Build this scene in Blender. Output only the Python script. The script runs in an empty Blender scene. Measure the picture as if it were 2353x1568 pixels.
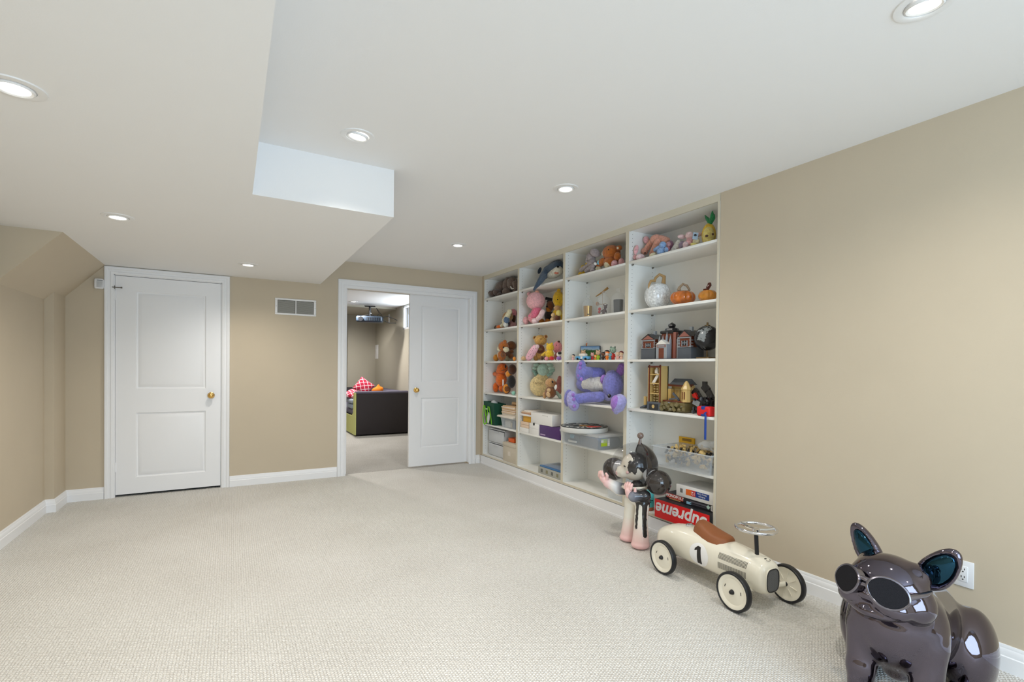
import bpy, bmesh, math, random
import numpy as np
from mathutils import Vector, Matrix, Euler
random.seed(7)
SC = bpy.context.scene
COL = SC.collection
PI = math.pi
# ------------------------------------------------------------------ camera
YAW, PITCH, ROLL, FPX, CX, CY, CAMH = 0.5171, -0.0125, 0.0108, 1131.45, 1176.5, 859.31, 1.243
def _axes():
    R = Vector((math.cos(YAW), -math.sin(YAW), 0)); F = Vector((math.sin(YAW), math.cos(YAW), 0)); U = Vector((0, 0, 1))
    F2 = F*math.cos(PITCH) + U*math.sin(PITCH); U2 = -F*math.sin(PITCH) + U*math.cos(PITCH)
    return R*math.cos(ROLL) + U2*math.sin(ROLL), -R*math.sin(ROLL) + U2*math.cos(ROLL), F2
RV, UV, FV = _axes()
cd = bpy.data.cameras.new('camera'); cam = bpy.data.objects.new('camera', cd); COL.objects.link(cam)
cd.sensor_fit = 'HORIZONTAL'; cd.sensor_width = 36.0
cd.lens = FPX/2353*36.0
cd.shift_x = 0.0; cd.shift_y = (CY - 784)/2353
cd.clip_start = 0.02; cd.clip_end = 60
M = Matrix((( RV.x, UV.x, -FV.x, 0), (RV.y, UV.y, -FV.y, 0), (RV.z, UV.z, -FV.z, CAMH), (0, 0, 0, 1)))
cam.matrix_world = M
SC.camera = cam
CAM = Vector((0, 0, CAMH))
def at(u, v, X=None, Y=None, Z=None):
    """photo pixel -> point where its ray meets the plane X=, Y= or Z="""
    d = RV*((u-CX)/FPX) - UV*((v-CY)/FPX) + FV
    t = (X-CAM.x)/d.x if X is not None else ((Y-CAM.y)/d.y if Y is not None else (Z-CAM.z)/d.z)
    return CAM + d*t
# ------------------------------------------------------------------ colour management, world
vs = SC.view_settings
vs.view_transform = 'Standard'; vs.look = 'None'; vs.gamma = 1.0; vs.use_curve_mapping = False
vs.exposure = -0.2
SC.display_settings.display_device = 'sRGB'
SC.cycles.max_bounces = 10; SC.cycles.diffuse_bounces = 5; SC.cycles.glossy_bounces = 5
SC.cycles.transmission_bounces = 8; SC.cycles.transparent_max_bounces = 16
SC.cycles.caustics_reflective = False; SC.cycles.caustics_refractive = False
SC.cycles.sample_clamp_indirect = 4.0
W = bpy.data.worlds.new('daylight'); SC.world = W; W.use_nodes = True
W.node_tree.nodes['Background'].inputs[0].default_value = (0.80, 0.88, 1.0, 1)
W.node_tree.nodes['Background'].inputs[1].default_value = 1.0
# room dimensions (metres)
XR, YB, HC, ZS = 2.813, 5.754, 2.418, 2.137      # shelf wall, door wall, ceiling, lowered ceiling
XL, YF = -1.345, -2.3                            # stair wall, window wall behind the camera
def area(name, loc, rot, sx, sy, power, col):
    l = bpy.data.lights.new(name, 'AREA'); l.shape = 'RECTANGLE'; l.size = sx; l.size_y = sy
    l.energy = power; l.color = col
    o = bpy.data.objects.new(name, l); COL.objects.link(o); o.location = loc; o.rotation_euler = rot
    return o
# daylight entering through the two windows (glass of window_1 behind the camera, window_2 in the far room)
area('window_daylight', (1.1, YF-0.02, 1.25), (math.radians(90), 0, 0), 2.3, 1.85, 108, (0.58, 0.79, 1.0))
area('far_window_daylight', (2.97, 8.72, 2.2), (0, math.radians(90), 0), 0.42, 1.35, 24, (0.82, 0.92, 1.0))
LAMP_W = 46.0
# ------------------------------------------------------------------ materials
def srgb(c):
    if isinstance(c, str):
        c = c.lstrip('#'); c = [int(c[i:i+2], 16) for i in (0, 2, 4)]
    f = lambda v: v/12.92 if v <= 0.04045 else ((v+0.055)/1.055)**2.4
    return tuple(f(x/255.0) for x in c) + (1.0,)
MATS = {}
def mat(name, col, rough=0.5, metal=0.0, bump=0.0, scale=60.0, var=0.0, vscale=None, spec=0.5, trans=0.0, alpha=1.0,
        coat=0.0, sheen=0.0, emit=0.0, ior=1.45, detail=3.0):
    if name in MATS: return MATS[name]
    m = bpy.data.materials.new(name); m.use_nodes = True; MATS[name] = m
    nt = m.node_tree; b = nt.nodes['Principled BSDF']; c = srgb(col)
    b.inputs['Base Color'].default_value = c
    b.inputs['Roughness'].default_value = rough; b.inputs['Metallic'].default_value = metal
    b.inputs['Specular IOR Level'].default_value = spec; b.inputs['IOR'].default_value = ior
    b.inputs['Transmission Weight'].default_value = trans; b.inputs['Alpha'].default_value = alpha
    b.inputs['Coat Weight'].default_value = coat; b.inputs['Coat Roughness'].default_value = 0.05
    b.inputs['Sheen Weight'].default_value = sheen; b.inputs['Sheen Roughness'].default_value = 0.6
    if emit:
        b.inputs['Emission Color'].default_value = c; b.inputs['Emission Strength'].default_value = emit
    if bump or var:
        tc = nt.nodes.new('ShaderNodeTexCoord')
        n = nt.nodes.new('ShaderNodeTexNoise'); n.inputs['Scale'].default_value = scale; n.inputs['Detail'].default_value = detail
        nt.links.new(tc.outputs['Object'], n.inputs['Vector'])
        if bump:
            bp = nt.nodes.new('ShaderNodeBump'); bp.inputs['Strength'].default_value = min(1, bump); bp.inputs['Distance'].default_value = 0.006
            nt.links.new(n.outputs['Fac'], bp.inputs['Height']); nt.links.new(bp.outputs['Normal'], b.inputs['Normal'])
        if var:
            n2 = n
            if vscale:
                n2 = nt.nodes.new('ShaderNodeTexNoise'); n2.inputs['Scale'].default_value = vscale; n2.inputs['Detail'].default_value = 4
                nt.links.new(tc.outputs['Object'], n2.inputs['Vector'])
            r = nt.nodes.new('ShaderNodeValToRGB'); e = r.color_ramp.elements
            e[0].position = 0.3; e[1].position = 0.7
            e[0].color = tuple(max(0, x*(1-var)) for x in c[:3]) + (1,); e[1].color = tuple(min(1, x*(1+var)) for x in c[:3]) + (1,)
            nt.links.new(n2.outputs['Fac'], r.inputs['Fac']); nt.links.new(r.outputs['Color'], b.inputs['Base Color'])
    return m
def plush(name, col): return mat(name, col, rough=0.95, bump=0.9, scale=170, var=0.22, vscale=55, sheen=0.35, spec=0.15)
def plain(name, col, rough=0.45): return mat(name, col, rough=rough)
# ------------------------------------------------------------------ mesh helpers
class MB:
    def __init__(s): s.v = []; s.f = []
    def add(s, vs, fs, M=None):
        o = len(s.v)
        s.v += [tuple(M @ Vector(p)) if M is not None else tuple(p) for p in vs]
        s.f += [tuple(i+o for i in f) for f in fs]; return s
    def box(s, lo, hi, M=None):
        x0, y0, z0 = lo; x1, y1, z1 = hi
        return s.add([(x0,y0,z0),(x1,y0,z0),(x1,y1,z0),(x0,y1,z0),(x0,y0,z1),(x1,y0,z1),(x1,y1,z1),(x0,y1,z1)],
                     [(0,3,2,1),(4,5,6,7),(0,1,5,4),(1,2,6,5),(2,3,7,6),(3,0,4,7)], M)
    def rbox(s, lo, hi, r, M=None, seg=2):
        bm = bmesh.new(); bmesh.ops.create_cube(bm, size=1)
        for v in bm.verts: v.co = Vector([lo[i] + (v.co[i]+0.5)*(hi[i]-lo[i]) for i in range(3)])
        r = min(r, 0.49*min(hi[i]-lo[i] for i in range(3)))
        bmesh.ops.bevel(bm, geom=bm.edges[:], offset=r, segments=seg, profile=0.5, affect='EDGES')
        bm.verts.index_update()
        s.add([v.co[:] for v in bm.verts], [[v.index for v in f.verts] for f in bm.faces], M); bm.free(); return s
    def lathe(s, prof, seg=24, M=None, a0=0.0, a1=2*PI, cap=True, ring=False):
        full = abs(a1-a0-2*PI) < 1e-6; n = seg if full else seg+1
        vs = []; fs = []
        for r, z in prof:
            for i in range(n):
                a = a0+(a1-a0)*i/seg; vs.append((r*math.cos(a), r*math.sin(a), z))
        J = len(prof)
        for j in range(J if ring else J-1):
            for i in range(seg):
                k = (i+1) % n; q = (j+1) % J; fs.append((j*n+i, j*n+k, q*n+k, q*n+i))
        if ring: cap = False
        if cap and full and prof[0][0] > 1e-6: fs.append(tuple(range(n))[::-1])
        if cap and full and prof[-1][0] > 1e-6: fs.append(tuple((len(prof)-1)*n+i for i in range(n)))
        return s.add(vs, fs, M)
    def cyl(s, a, b, r, r2=None, seg=16):
        a = Vector(a); b = Vector(b); d = b-a; q = d.to_track_quat('Z', 'Y').to_matrix().to_4x4()
        return s.lathe([(r, 0), (r if r2 is None else r2, d.length)], seg, Matrix.Translation(a) @ q)
    def ell(s, c, r, rot=(0,0,0), u=18, w=12, M=None):
        r = (r, r, r) if not hasattr(r, '__len__') else r
        T = Matrix.Translation(Vector(c)) @ Euler(rot).to_matrix().to_4x4() @ Matrix.Diagonal((r[0], r[1], r[2], 1))
        if M is not None: T = M @ T
        return s.lathe([(math.sin(PI*j/w) if 0 < j < w else 0.0, -math.cos(PI*j/w)) for j in range(w+1)], u, T)
    def tube(s, pts, r, seg=8, closed=False):
        P = [Vector(p) for p in pts]; n = len(P); vs = []; fs = []
        up = Vector((0,0,1)); prev = None
        for i, p in enumerate(P):
            if closed: t = P[(i+1) % n]-P[i-1]
            else: t = P[min(i+1, n-1)]-P[max(i-1, 0)]
            t.normalize()
            if prev is None:
                a = t.cross(up)
                if a.length < 1e-3: a = t.cross(Vector((1,0,0)))
            else: a = prev - t*prev.dot(t)
            a.normalize(); prev = a; b = t.cross(a)
            rr = r[i] if hasattr(r, '__len__') else r
            for k in range(seg):
                an = 2*PI*k/seg; vs.append(p+(a*math.cos(an)+b*math.sin(an))*rr)
        for i in range(n if closed else n-1):
            for k in range(seg):
                j = (i+1) % n; l = (k+1) % seg
                fs.append((i*seg+k, i*seg+l, j*seg+l, j*seg+k))
        if not closed: fs.append(tuple(range(seg))[::-1]); fs.append(tuple((n-1)*seg+k for k in range(seg)))
        return s.add(vs, fs)
    def prism(s, poly, z0, z1, M=None):
        n = len(poly)
        vs = [(x, y, z0) for x, y in poly]+[(x, y, z1) for x, y in poly]
        fs = [tuple(range(n))[::-1], tuple(range(n, 2*n))]+[(i, (i+1) % n, n+(i+1) % n, n+i) for i in range(n)]
        return s.add(vs, fs, M)
    def mesh(s, name, m, smooth=True, angle=40):
        me = bpy.data.meshes.new(name); me.from_pydata(s.v, [], s.f)
        if m: me.materials.append(m)
        bm = bmesh.new(); bm.from_mesh(me); bmesh.ops.recalc_face_normals(bm, faces=bm.faces[:])
        if smooth:
            ca = math.radians(angle)
            for f in bm.faces: f.smooth = True
            for e in bm.edges:
                if len(e.link_faces) == 2 and e.calc_face_angle(0) > ca: e.smooth = False
        bm.to_mesh(me); bm.free(); me.update(); return me
def put(name, me, parent=None, loc=(0,0,0), rot=(0,0,0), scale=None):
    o = bpy.data.objects.new(name, me); COL.objects.link(o); o.location = loc; o.rotation_euler = rot
    if scale: o.scale = scale
    if parent: o.parent = parent
    return o
def obj(name, mb, m, parent=None, smooth=True, loc=(0,0,0), rot=(0,0,0), angle=40):
    return put(name, mb.mesh(name, m, smooth, angle), parent, loc, rot)
def tag(o, label=None, cat=None, group=None, kind=None):
    if label: o['label'] = label
    if cat: o['category'] = cat
    if group: o['group'] = group
    if kind: o['kind'] = kind
    return o
def thing(name, label, cat, loc=(0,0,0), rz=0.0, group=None, rot=None, scale=1.0):
    o = bpy.data.objects.new(name, None); COL.objects.link(o); o.location = loc
    o.rotation_euler = rot if rot else (0, 0, rz); o.empty_display_size = 0.05
    o.scale = (scale,)*3
    return tag(o, label, cat, group)
def struct(o): o['kind'] = 'structure'; return o
def xbox(name, lo, hi, m, parent=None, r=0.0):
    return obj(name, MB().rbox(lo, hi, r) if r else MB().box(lo, hi), m, parent, smooth=bool(r))
def text(name, body, size, m, parent, M, ext=0.0006, bold=0.0, shear=0.0, align='CENTER', spacing=1.0):
    cu = bpy.data.curves.new(name, 'FONT'); cu.body = body; cu.size = size; cu.extrude = ext; cu.offset = bold
    cu.shear = shear; cu.align_x = align; cu.align_y = 'CENTER'; cu.space_character = spacing; cu.resolution_u = 3
    o = bpy.data.objects.new(name, cu); COL.objects.link(o)
    dg = bpy.context.evaluated_depsgraph_get(); me = bpy.data.meshes.new_from_object(o.evaluated_get(dg))
    bpy.data.objects.remove(o); bpy.data.curves.remove(cu)
    me.transform(M); me.materials.clear(); me.materials.append(m); me.name = name
    return put(name, me, parent)
def basis(o, ex, ey):
    """matrix with local x along ex, y along ey, at origin o (for text and decals)"""
    ex = Vector(ex).normalized(); ey = Vector(ey).normalized(); ez = ex.cross(ey)
    return Matrix(((ex.x, ey.x, ez.x, o[0]), (ex.y, ey.y, ez.y, o[1]), (ex.z, ey.z, ez.z, o[2]), (0, 0, 0, 1)))
# ------------------------------------------------------------------ signed-distance modelling (organic bodies)
def sd_ell(c, r, rot=None):
    c = np.array(c, float); r = np.array((r, r, r) if not hasattr(r, '__len__') else r, float)
    Rm = np.array(Euler(rot).to_matrix().transposed()) if rot else None
    def f(P):
        q = P-c
        if Rm is not None: q = q @ Rm.T
        k0 = np.linalg.norm(q/r, axis=-1); k1 = np.linalg.norm(q/(r*r), axis=-1)
        return k0*(k0-1)/np.maximum(k1, 1e-9)
    return f
def sd_cone(a, b, ra, rb):
    a = np.array(a, float); b = np.array(b, float); d = b-a; L2 = float(d @ d)
    def f(P):
        q = P-a; t = np.clip((q @ d)/L2, 0, 1)
        return np.linalg.norm(q-t[..., None]*d, axis=-1) - (ra+(rb-ra)*t)
    return f
def smin(a, b, k):
    h = np.clip(0.5+0.5*(b-a)/k, 0, 1); return b+(a-b)*h-k*h*(1-h)
def smax(a, b, k): return -smin(-a, -b, k)
class SDF:
    def __init__(s): s.ops = []
    def u(s, f, k=0.02): s.ops.append((0, f, k)); return s
    def sub(s, f, k=0.01): s.ops.append((1, f, k)); return s
    def isect(s, f, k=0.01): s.ops.append((2, f, k)); return s
    def val(s, P):
        d = None
        for t, f, k in s.ops:
            w = f(P)
            if d is None: d = w
            elif t == 0: d = smin(d, w, k)
            elif t == 1: d = smax(d, -w, k)
            else: d = smax(d, w, k)
        return d
    def mesh(s, name, m, lo, hi, h):
        ax = [np.arange(lo[i]-h, hi[i]+2*h, h) for i in range(3)]
        G = np.stack(np.meshgrid(*ax, indexing='ij'), -1); V = s.val(G); S = V < 0
        n = np.array(V.shape)-1
        acc = np.zeros(tuple(n)+(3,)); cnt = np.zeros(tuple(n)); quads = []
        for a in range(3):
            o1, o2 = (a+1) % 3, (a+2) % 3
            A = [slice(None)]*3; B = [slice(None)]*3; A[a] = slice(0, -1); B[a] = slice(1, None)
            v0 = V[tuple(A)]; v1 = V[tuple(B)]; cr = S[tuple(A)] != S[tuple(B)]
            I = np.argwhere(cr); t = (v0[cr]/(v0[cr]-v1[cr])); fw = S[tuple(A)][cr]
            pos = I.astype(float); pos[:, a] += t
            for d1 in (0, 1):
                for d2 in (0, 1):
                    C = I.copy(); C[:, o1] -= d1; C[:, o2] -= d2
                    ok = (C >= 0).all(1) & (C < n).all(1); Cq = C[ok]
                    np.add.at(acc, tuple(Cq.T), pos[ok]); np.add.at(cnt, tuple(Cq.T), 1)
            quads.append((I, a, o1, o2, fw))
        idx = -np.ones(tuple(n), int); act = np.argwhere(cnt > 0); idx[tuple(act.T)] = np.arange(len(act))
        vs = acc[tuple(act.T)]/cnt[tuple(act.T)][:, None]*h + np.array([x[0] for x in ax])
        fs = []
        for I, a, o1, o2, fw in quads:
            ok = (I[:, o1] > 0) & (I[:, o2] > 0) & (I[:, o1] < n[o1]) & (I[:, o2] < n[o2]); I = I[ok]; f_ = fw[ok]
            def g(d1, d2):
                C = I.copy(); C[:, o1] -= d1; C[:, o2] -= d2; return idx[tuple(C.T)]
            q = np.stack([g(1, 1), g(0, 1), g(0, 0), g(1, 0)], 1); q[~f_] = q[~f_][:, ::-1]; fs.append(q)
        fs = np.concatenate(fs); fs = fs[(fs >= 0).all(1)]
        me = bpy.data.meshes.new(name); me.from_pydata(vs.tolist(), [], fs.tolist())
        me.materials.append(m); me.polygons.foreach_set('use_smooth', [True]*len(me.polygons)); me.update()
        return me
# ------------------------------------------------------------------ the room
WALL = mat('tan_wall_paint', (200, 187, 165), rough=0.75, bump=0.05, scale=220, var=0.015, vscale=3)
CEIL = mat('white_ceiling_paint', (238, 238, 238), rough=0.85, bump=0.04, scale=160)
TRIM = mat('white_trim_paint', (240, 241, 243), rough=0.38, bump=0.015, scale=40)
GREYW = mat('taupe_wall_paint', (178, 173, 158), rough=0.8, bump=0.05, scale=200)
DARK = mat('dark_gap', (22, 20, 18), rough=0.9)
BRASS = mat('polished_brass', (232, 190, 112), rough=0.2, metal=1.0)
CHROME = mat('chrome', (225, 226, 230), rough=0.06, metal=1.0)
STEEL = mat('nickel_steel', (120, 118, 112), rough=0.35, metal=1.0)
def carpet(name, c0, c1):
    m = bpy.data.materials.new(name); m.use_nodes = True; nt = m.node_tree; b = nt.nodes['Principled BSDF']
    b.inputs['Roughness'].default_value = 0.95; b.inputs['Specular IOR Level'].default_value = 0.1
    b.inputs['Sheen Weight'].default_value = 0.15
    N = lambda t: nt.nodes.new(t); L = nt.links.new
    tc = N('ShaderNodeTexCoord'); no = N('ShaderNodeTexNoise'); no.inputs['Scale'].default_value = 45; no.inputs['Detail'].default_value = 2
    L(tc.outputs['Object'], no.inputs['Vector'])
    sb = N('ShaderNodeVectorMath'); sb.operation = 'SUBTRACT'; sb.inputs[1].default_value = (0.5, 0.5, 0.5); L(no.outputs['Color'], sb.inputs[0])
    sc = N('ShaderNodeVectorMath'); sc.operation = 'SCALE'; sc.inputs['Scale'].default_value = 0.009; L(sb.outputs[0], sc.inputs[0])
    ad = N('ShaderNodeVectorMath'); ad.operation = 'ADD'; L(tc.outputs['Object'], ad.inputs[0]); L(sc.outputs[0], ad.inputs[1])
    sx = N('ShaderNodeSeparateXYZ'); L(ad.outputs[0], sx.inputs[0])
    def mt(op, a, bb=None):
        n = N('ShaderNodeMath'); n.operation = op
        for i, q in enumerate((a, bb)):
            if q is None: continue
            if isinstance(q, (int, float)): n.inputs[i].default_value = q
            else: L(q, n.inputs[i])
        return n.outputs[0]
    u = mt('DIVIDE', sx.outputs[0], 0.0125); row = mt('FLOOR', u)
    v = mt('ADD', mt('DIVIDE', sx.outputs[1], 0.0135), mt('MULTIPLY', row, 0.5))
    h = mt('MULTIPLY', mt('ABSOLUTE', mt('SINE', mt('MULTIPLY', u, PI))), mt('ABSOLUTE', mt('SINE', mt('MULTIPLY', v, PI))))
    h = mt('POWER', h, 0.6)
    fi = N('ShaderNodeTexNoise'); fi.inputs['Scale'].default_value = 320; L(tc.outputs['Object'], fi.inputs['Vector'])
    h2 = mt('ADD', h, mt('MULTIPLY', fi.outputs['Fac'], 0.5))
    bp = N('ShaderNodeBump'); bp.inputs['Strength'].default_value = 1.0; bp.inputs['Distance'].default_value = 0.0052
    L(h2, bp.inputs['Height']); L(bp.outputs['Normal'], b.inputs['Normal'])
    big = N('ShaderNodeTexNoise'); big.inputs['Scale'].default_value = 90; big.inputs['Detail'].default_value = 5; L(tc.outputs['Object'], big.inputs['Vector'])
    st = N('ShaderNodeTexNoise'); st.inputs['Scale'].default_value = 1.7; st.inputs['Detail'].default_value = 3; L(tc.outputs['Object'], st.inputs['Vector'])
    r = N('ShaderNodeValToRGB'); e = r.color_ramp.elements; e[0].position = 0.32; e[1].position = 0.62
    e[0].color = srgb(c0); e[1].color = srgb(c1)
    L(mt('ADD', mt('MULTIPLY', big.outputs['Fac'], 0.75), mt('MULTIPLY', st.outputs['Fac'], 0.25)), r.inputs['Fac'])
    L(r.outputs['Color'], b.inputs['Base Color']); return m
CARPET = carpet('cream_loop_carpet', (208, 204, 196), (238, 236, 231))
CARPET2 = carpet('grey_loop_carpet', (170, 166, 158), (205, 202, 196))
YB2 = YB+0.13
struct(tag(xbox('floor', (XL-0.1, YF-0.1, -0.08), (XR+0.45, YB+0.065, 0), CARPET), 'cream loop-pile carpet covering the playroom floor', 'floor'))
struct(tag(xbox('ceiling', (XL-0.1, YF-0.1, HC), (XR+0.45, YB+0.13, HC+0.1), CEIL), 'white painted upper ceiling with recessed lights', 'ceiling'))
sof = MB().box((XL-0.1, YF-0.1, ZS), (0.09, 2.932, HC+0.02)).box((XL-0.1, 2.932, ZS), (0.84, YB+0.05, HC+0.02))
struct(tag(obj('ceiling_bulkhead', sof, CEIL, smooth=False), 'white lowered ceiling box stepping around the stairs side', 'ceiling'))
slope = MB().add([(-1.0, 0, ZS+0.01), (-1.345-0.05, 0, 1.762-0.055), (-1.4, 0, ZS+0.01), (-1.0, YB+0.02-4.46, ZS+0.01), (-1.395, YB+0.02-4.46, 1.707), (-1.4, YB+0.02-4.46, ZS+0.01)],
                 [(0, 1, 2), (3, 5, 4), (0, 3, 4, 1), (1, 4, 5, 2), (2, 5, 3, 0)])
struct(tag(obj('wall_sloped_bulkhead', slope, WALL, loc=(0, 4.46, 0), smooth=False), 'tan sloped underside of the stairs above the left wall', 'wall'))
wl = MB().box((XL-0.12, YF-0.1, -0.05), (XL, YB+0.1, ZS+0.05)).box((XL-0.05, 5.43, -0.05), (-1.285, YB+0.05, ZS+0.02))
struct(tag(obj('wall_left', wl, WALL, smooth=False), 'tan painted left wall with a small corner pilaster', 'wall'))
D1A, D1B, D1Z = -0.945, -0.09, 2.062          # hinged door opening
D2A, D2B, D2Z = 1.118, 2.645, 2.122           # pocket door opening
wb = MB()
for a, b_, z0 in ((XL-0.12, D1A, 0), (D1A, D1B, D1Z), (D1B, D2A, 0), (D2A, D2B, D2Z), (D2B, XR+0.45, 0)):
    wb.box((a, YB, z0-0.05 if z0 == 0 else z0), (b_, YB2, HC+0.05))
struct(tag(obj('wall_back', wb, WALL, smooth=False), 'tan back wall holding the two white doors', 'wall'))
wr = MB().box((XR, YF-0.1, -0.05), (XR+0.4, 2.172, HC+0.05)).box((3.135, 2.1, -0.05), (XR+0.45, YB+0.1, HC+0.05))
struct(tag(obj('wall_right', wr, WALL, smooth=False), 'tan right wall with the shelving recess', 'wall'))
# window wall behind the camera
wf = MB()
WX0, WX1, WZ0, WZ1 = -0.1, 2.3, 0.3, 2.2
wf.box((XL-0.1, YF-0.12, -0.05), (WX0, YF, HC+0.05)).box((WX1, YF-0.12, -0.05), (XR+0.4, YF, HC+0.05))
wf.box((WX0, YF-0.12, -0.05), (WX1, YF, WZ0)).box((WX0, YF-0.12, WZ1), (WX1, YF, HC+0.05))
struct(tag(obj('wall_front', wf, WALL, smooth=False), 'tan wall with a wide two-pane window', 'wall'))
fr = MB()
for q in ((WX0, WZ0, WX0+0.05, WZ1), (WX1-0.05, WZ0, WX1, WZ1), (WX0, WZ0, WX1, WZ0+0.05), (WX0, WZ1-0.05, WX1, WZ1), (1.075, WZ0, 1.125, WZ1)):
    fr.box((q[0], YF-0.11, q[1]), (q[2], YF-0.05, q[3]))
struct(tag(obj('window_1', fr, TRIM, smooth=False), 'white frame of the wide two-pane window', 'window'))
# ---- casings
CPROF = [(0.0, 0.0), (0.0, 0.010), (0.006, 0.014), (0.022, 0.016), (0.026, 0.011), (0.044, 0.012), (0.050, 0.019), (0.066, 0.021), (0.074, 0.018), (0.076, 0.0)]
def casing(name, label, x0, x1, zt, w, cat='door trim'):
    k = w/0.076; mb = MB(); n = len(CPROF); vs = []
    for t, d in CPROF:
        t *= k; vs += [(x0-t, YB-d, 0), (x0-t, YB-d, zt+t), (x1+t, YB-d, zt+t), (x1+t, YB-d, 0)]
    fs = [(i*4+j, i*4+j+1, (i+1)*4+j+1, (i+1)*4+j) for i in range(n-1) for j in range(3)]
    fs += [(j, (n-1)*4+j, (n-1)*4+j+1, j+1) for j in range(3)]
    fs += [tuple(i*4 for i in range(n)), tuple(i*4+3 for i in range(n))]
    return struct(tag(obj(name, mb.add(vs, fs), TRIM, angle=25), label, cat))
casing('trim_1', 'white moulded casing around the hinged door', D1A, D1B, D1Z, 0.070)
casing('trim_2', 'white moulded casing around the wide pocket doorway', D2A, D2B, D2Z, 0.093)
jm = MB().box((D2A-0.01, YB-0.004, 0.02), (D2A+0.006, YB2+0.004, D2Z)).box((D2B-0.006, YB-0.004, 0.02), (D2B+0.01, YB+0.055, D2Z)).box((D2A, YB-0.004, D2Z-0.004), (D2B, YB+0.045, D2Z+0.01)).box((D2A, YB+0.105, D2Z-0.004), (D2B, YB2+0.004, D2Z+0.01))
struct(tag(obj('trim_3', jm, TRIM, smooth=False), 'white jamb lining of the pocket doorway', 'door trim'))
# ---- panelled doors
def panel_mesh(w, h):
    rings = [(0, 0.0), (0.004, 0.0), (0.012, 0.010), (0.020, 0.0115), (0.030, 0.006), (0.052, 0.0015), (0.055, 0.001)]
    mb = MB(); vs = []
    for t, d in rings: vs += [(t, d, t), (w-t, d, t), (w-t, d, h-t), (t, d, h-t)]
    n = len(rings); fs = [(i*4+j, i*4+(j+1) % 4, (i+1)*4+(j+1) % 4, (i+1)*4+j) for i in range(n-1) for j in range(4)]
    fs.append(tuple((n-1)*4+j for j in range(4)))
    return mb.add(vs, fs).mesh('panel', TRIM, True, 18)
def panel_door(name, label, x0, x1, z0, z1, y, px0, px1, rows, knob, hinges=()):
    d = struct(thing(name, label, 'door', (x0, y, 0)))
    w = x1-x0; a, b_ = px0-x0, px1-x0; T = 0.036
    zs = [z0]+[q for r in rows for q in r]+[z1]
    mb = MB().box((0, 0, z0), (a, T, z1)).box((b_, 0, z0), (w, T, z1))
    for i in range(0, len(zs), 2): mb.box((a, 0, zs[i]), (b_, T, zs[i+1]))
    mb.box((a, 0.014, z0), (b_, T, z1))
    obj('slab', mb, TRIM, d, smooth=False)
    for r in rows: put('panel', panel_mesh(b_-a, r[1]-r[0]), d, (a, 0.0002, r[0]))
    kx, kz = knob[0]-x0, knob[1]
    R = Matrix.Translation((kx, 0, kz)) @ Matrix.Rotation(PI/2, 4, 'X')
    k = obj('knob', MB().lathe([(0.0, 0.062), (0.014, 0.061), (0.0245, 0.054), (0.0275, 0.044), (0.024, 0.034), (0.012, 0.027), (0.009, 0.014)][::-1], 24, R), BRASS, d)
    obj('rose', MB().lathe([(0.032, 0), (0.031, 0.006), (0.024, 0.010), (0.010, 0.014)], 24, R), BRASS, d)
    for hz in hinges:
        obj('hinge', MB().cyl((-0.006, -0.008, hz-0.045), (-0.006, -0.008, hz+0.045), 0.006, seg=10).box((-0.006, -0.004, hz-0.044), (0.008, 0.0, hz+0.044)), TRIM, d)
    return d
d1 = panel_door('door_1', 'white two-panel hinged door with brass knob', -0.936, -0.099, 0.022, 2.052, YB+0.004, -0.788, -0.222,
                ((0.168, 0.785), (1.0, 1.925)), (-0.181, 0.933), (0.28, 1.87))
obj('door_stop_pin', MB().cyl((-0.02, -0.03, 1.94), (0.055, -0.03, 1.94), 0.0035, seg=8).cyl((0.0, -0.03, 1.925), (0.0, -0.03, 1.955), 0.004, seg=8).cyl((0.05, -0.03, 1.933), (0.05, -0.03, 1.947), 0.006, seg=8), STEEL, d1)
jb = MB().box((D1A, YB+0.002, 0), (-0.938, YB2, D1Z)).box((-0.097, YB+0.002, 0), (D1B, YB2, D1Z)).box((D1A, YB+0.002, 2.056), (D1B, YB2, D1Z))
struct(tag(obj('trim_4', jb, TRIM, smooth=False), 'white jamb lining of the hinged door', 'door trim'))
struct(tag(xbox('wall_closet', (D1A-0.1, YB2, -0.05), (D1B+0.1, YB2+0.02, 2.2), DARK), 'dark closet space behind the hinged door', 'wall'))
d2 = panel_door('door_2', 'white two-panel sliding pocket door with brass knob, half closed', 1.872, 2.66, 0.02, 2.128, YB+0.058, 2.018, 2.53,
                ((0.24, 0.862), (1.05, 1.995)), (1.958, 0.955))
# ---- baseboards
BPROF = [(0.0, 0.109), (0.005, 0.109), (0.008, 0.101), (0.008, 0.095), (0.0115, 0.088), (0.013, 0.070), (0.013, 0.066), (0.0165, 0.062), (0.0165, 0.0), (0, 0)]
def baseboard(name, label, path):
    P = [Vector(p) for p in path]; n = len(P); offs = []
    for i in range(n):
        ns = []
        if i > 0: t = (P[i]-P[i-1]).normalized(); ns.append(Vector((t.y, -t.x)))
        if i < n-1: t = (P[i+1]-P[i]).normalized(); ns.append(Vector((t.y, -t.x)))
        m = ns[0] if len(ns) == 1 else (ns[0]+ns[1])/(1+ns[0].dot(ns[1])); offs.append(m)
    k = len(BPROF); vs = []; fs = []
    for i in range(n):
        for d, z in BPROF: q = P[i]+offs[i]*d; vs.append((q.x, q.y, z))
    for i in range(n-1):
        for j in range(k): fs.append((i*k+j, i*k+(j+1) % k, (i+1)*k+(j+1) % k, (i+1)*k+j))
    fs += [tuple(range(k)), tuple((n-1)*k+j for j in range(k))]
    return struct(tag(obj(name, MB().add(vs, fs), TRIM, angle=25), label, 'baseboard'))
baseboard('baseboard_left', 'white moulded baseboard along the left wall and pilaster', [(XL, YF), (XL, 5.43), (-1.285, 5.43), (-1.285, YB), (-1.016, YB)])
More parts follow.
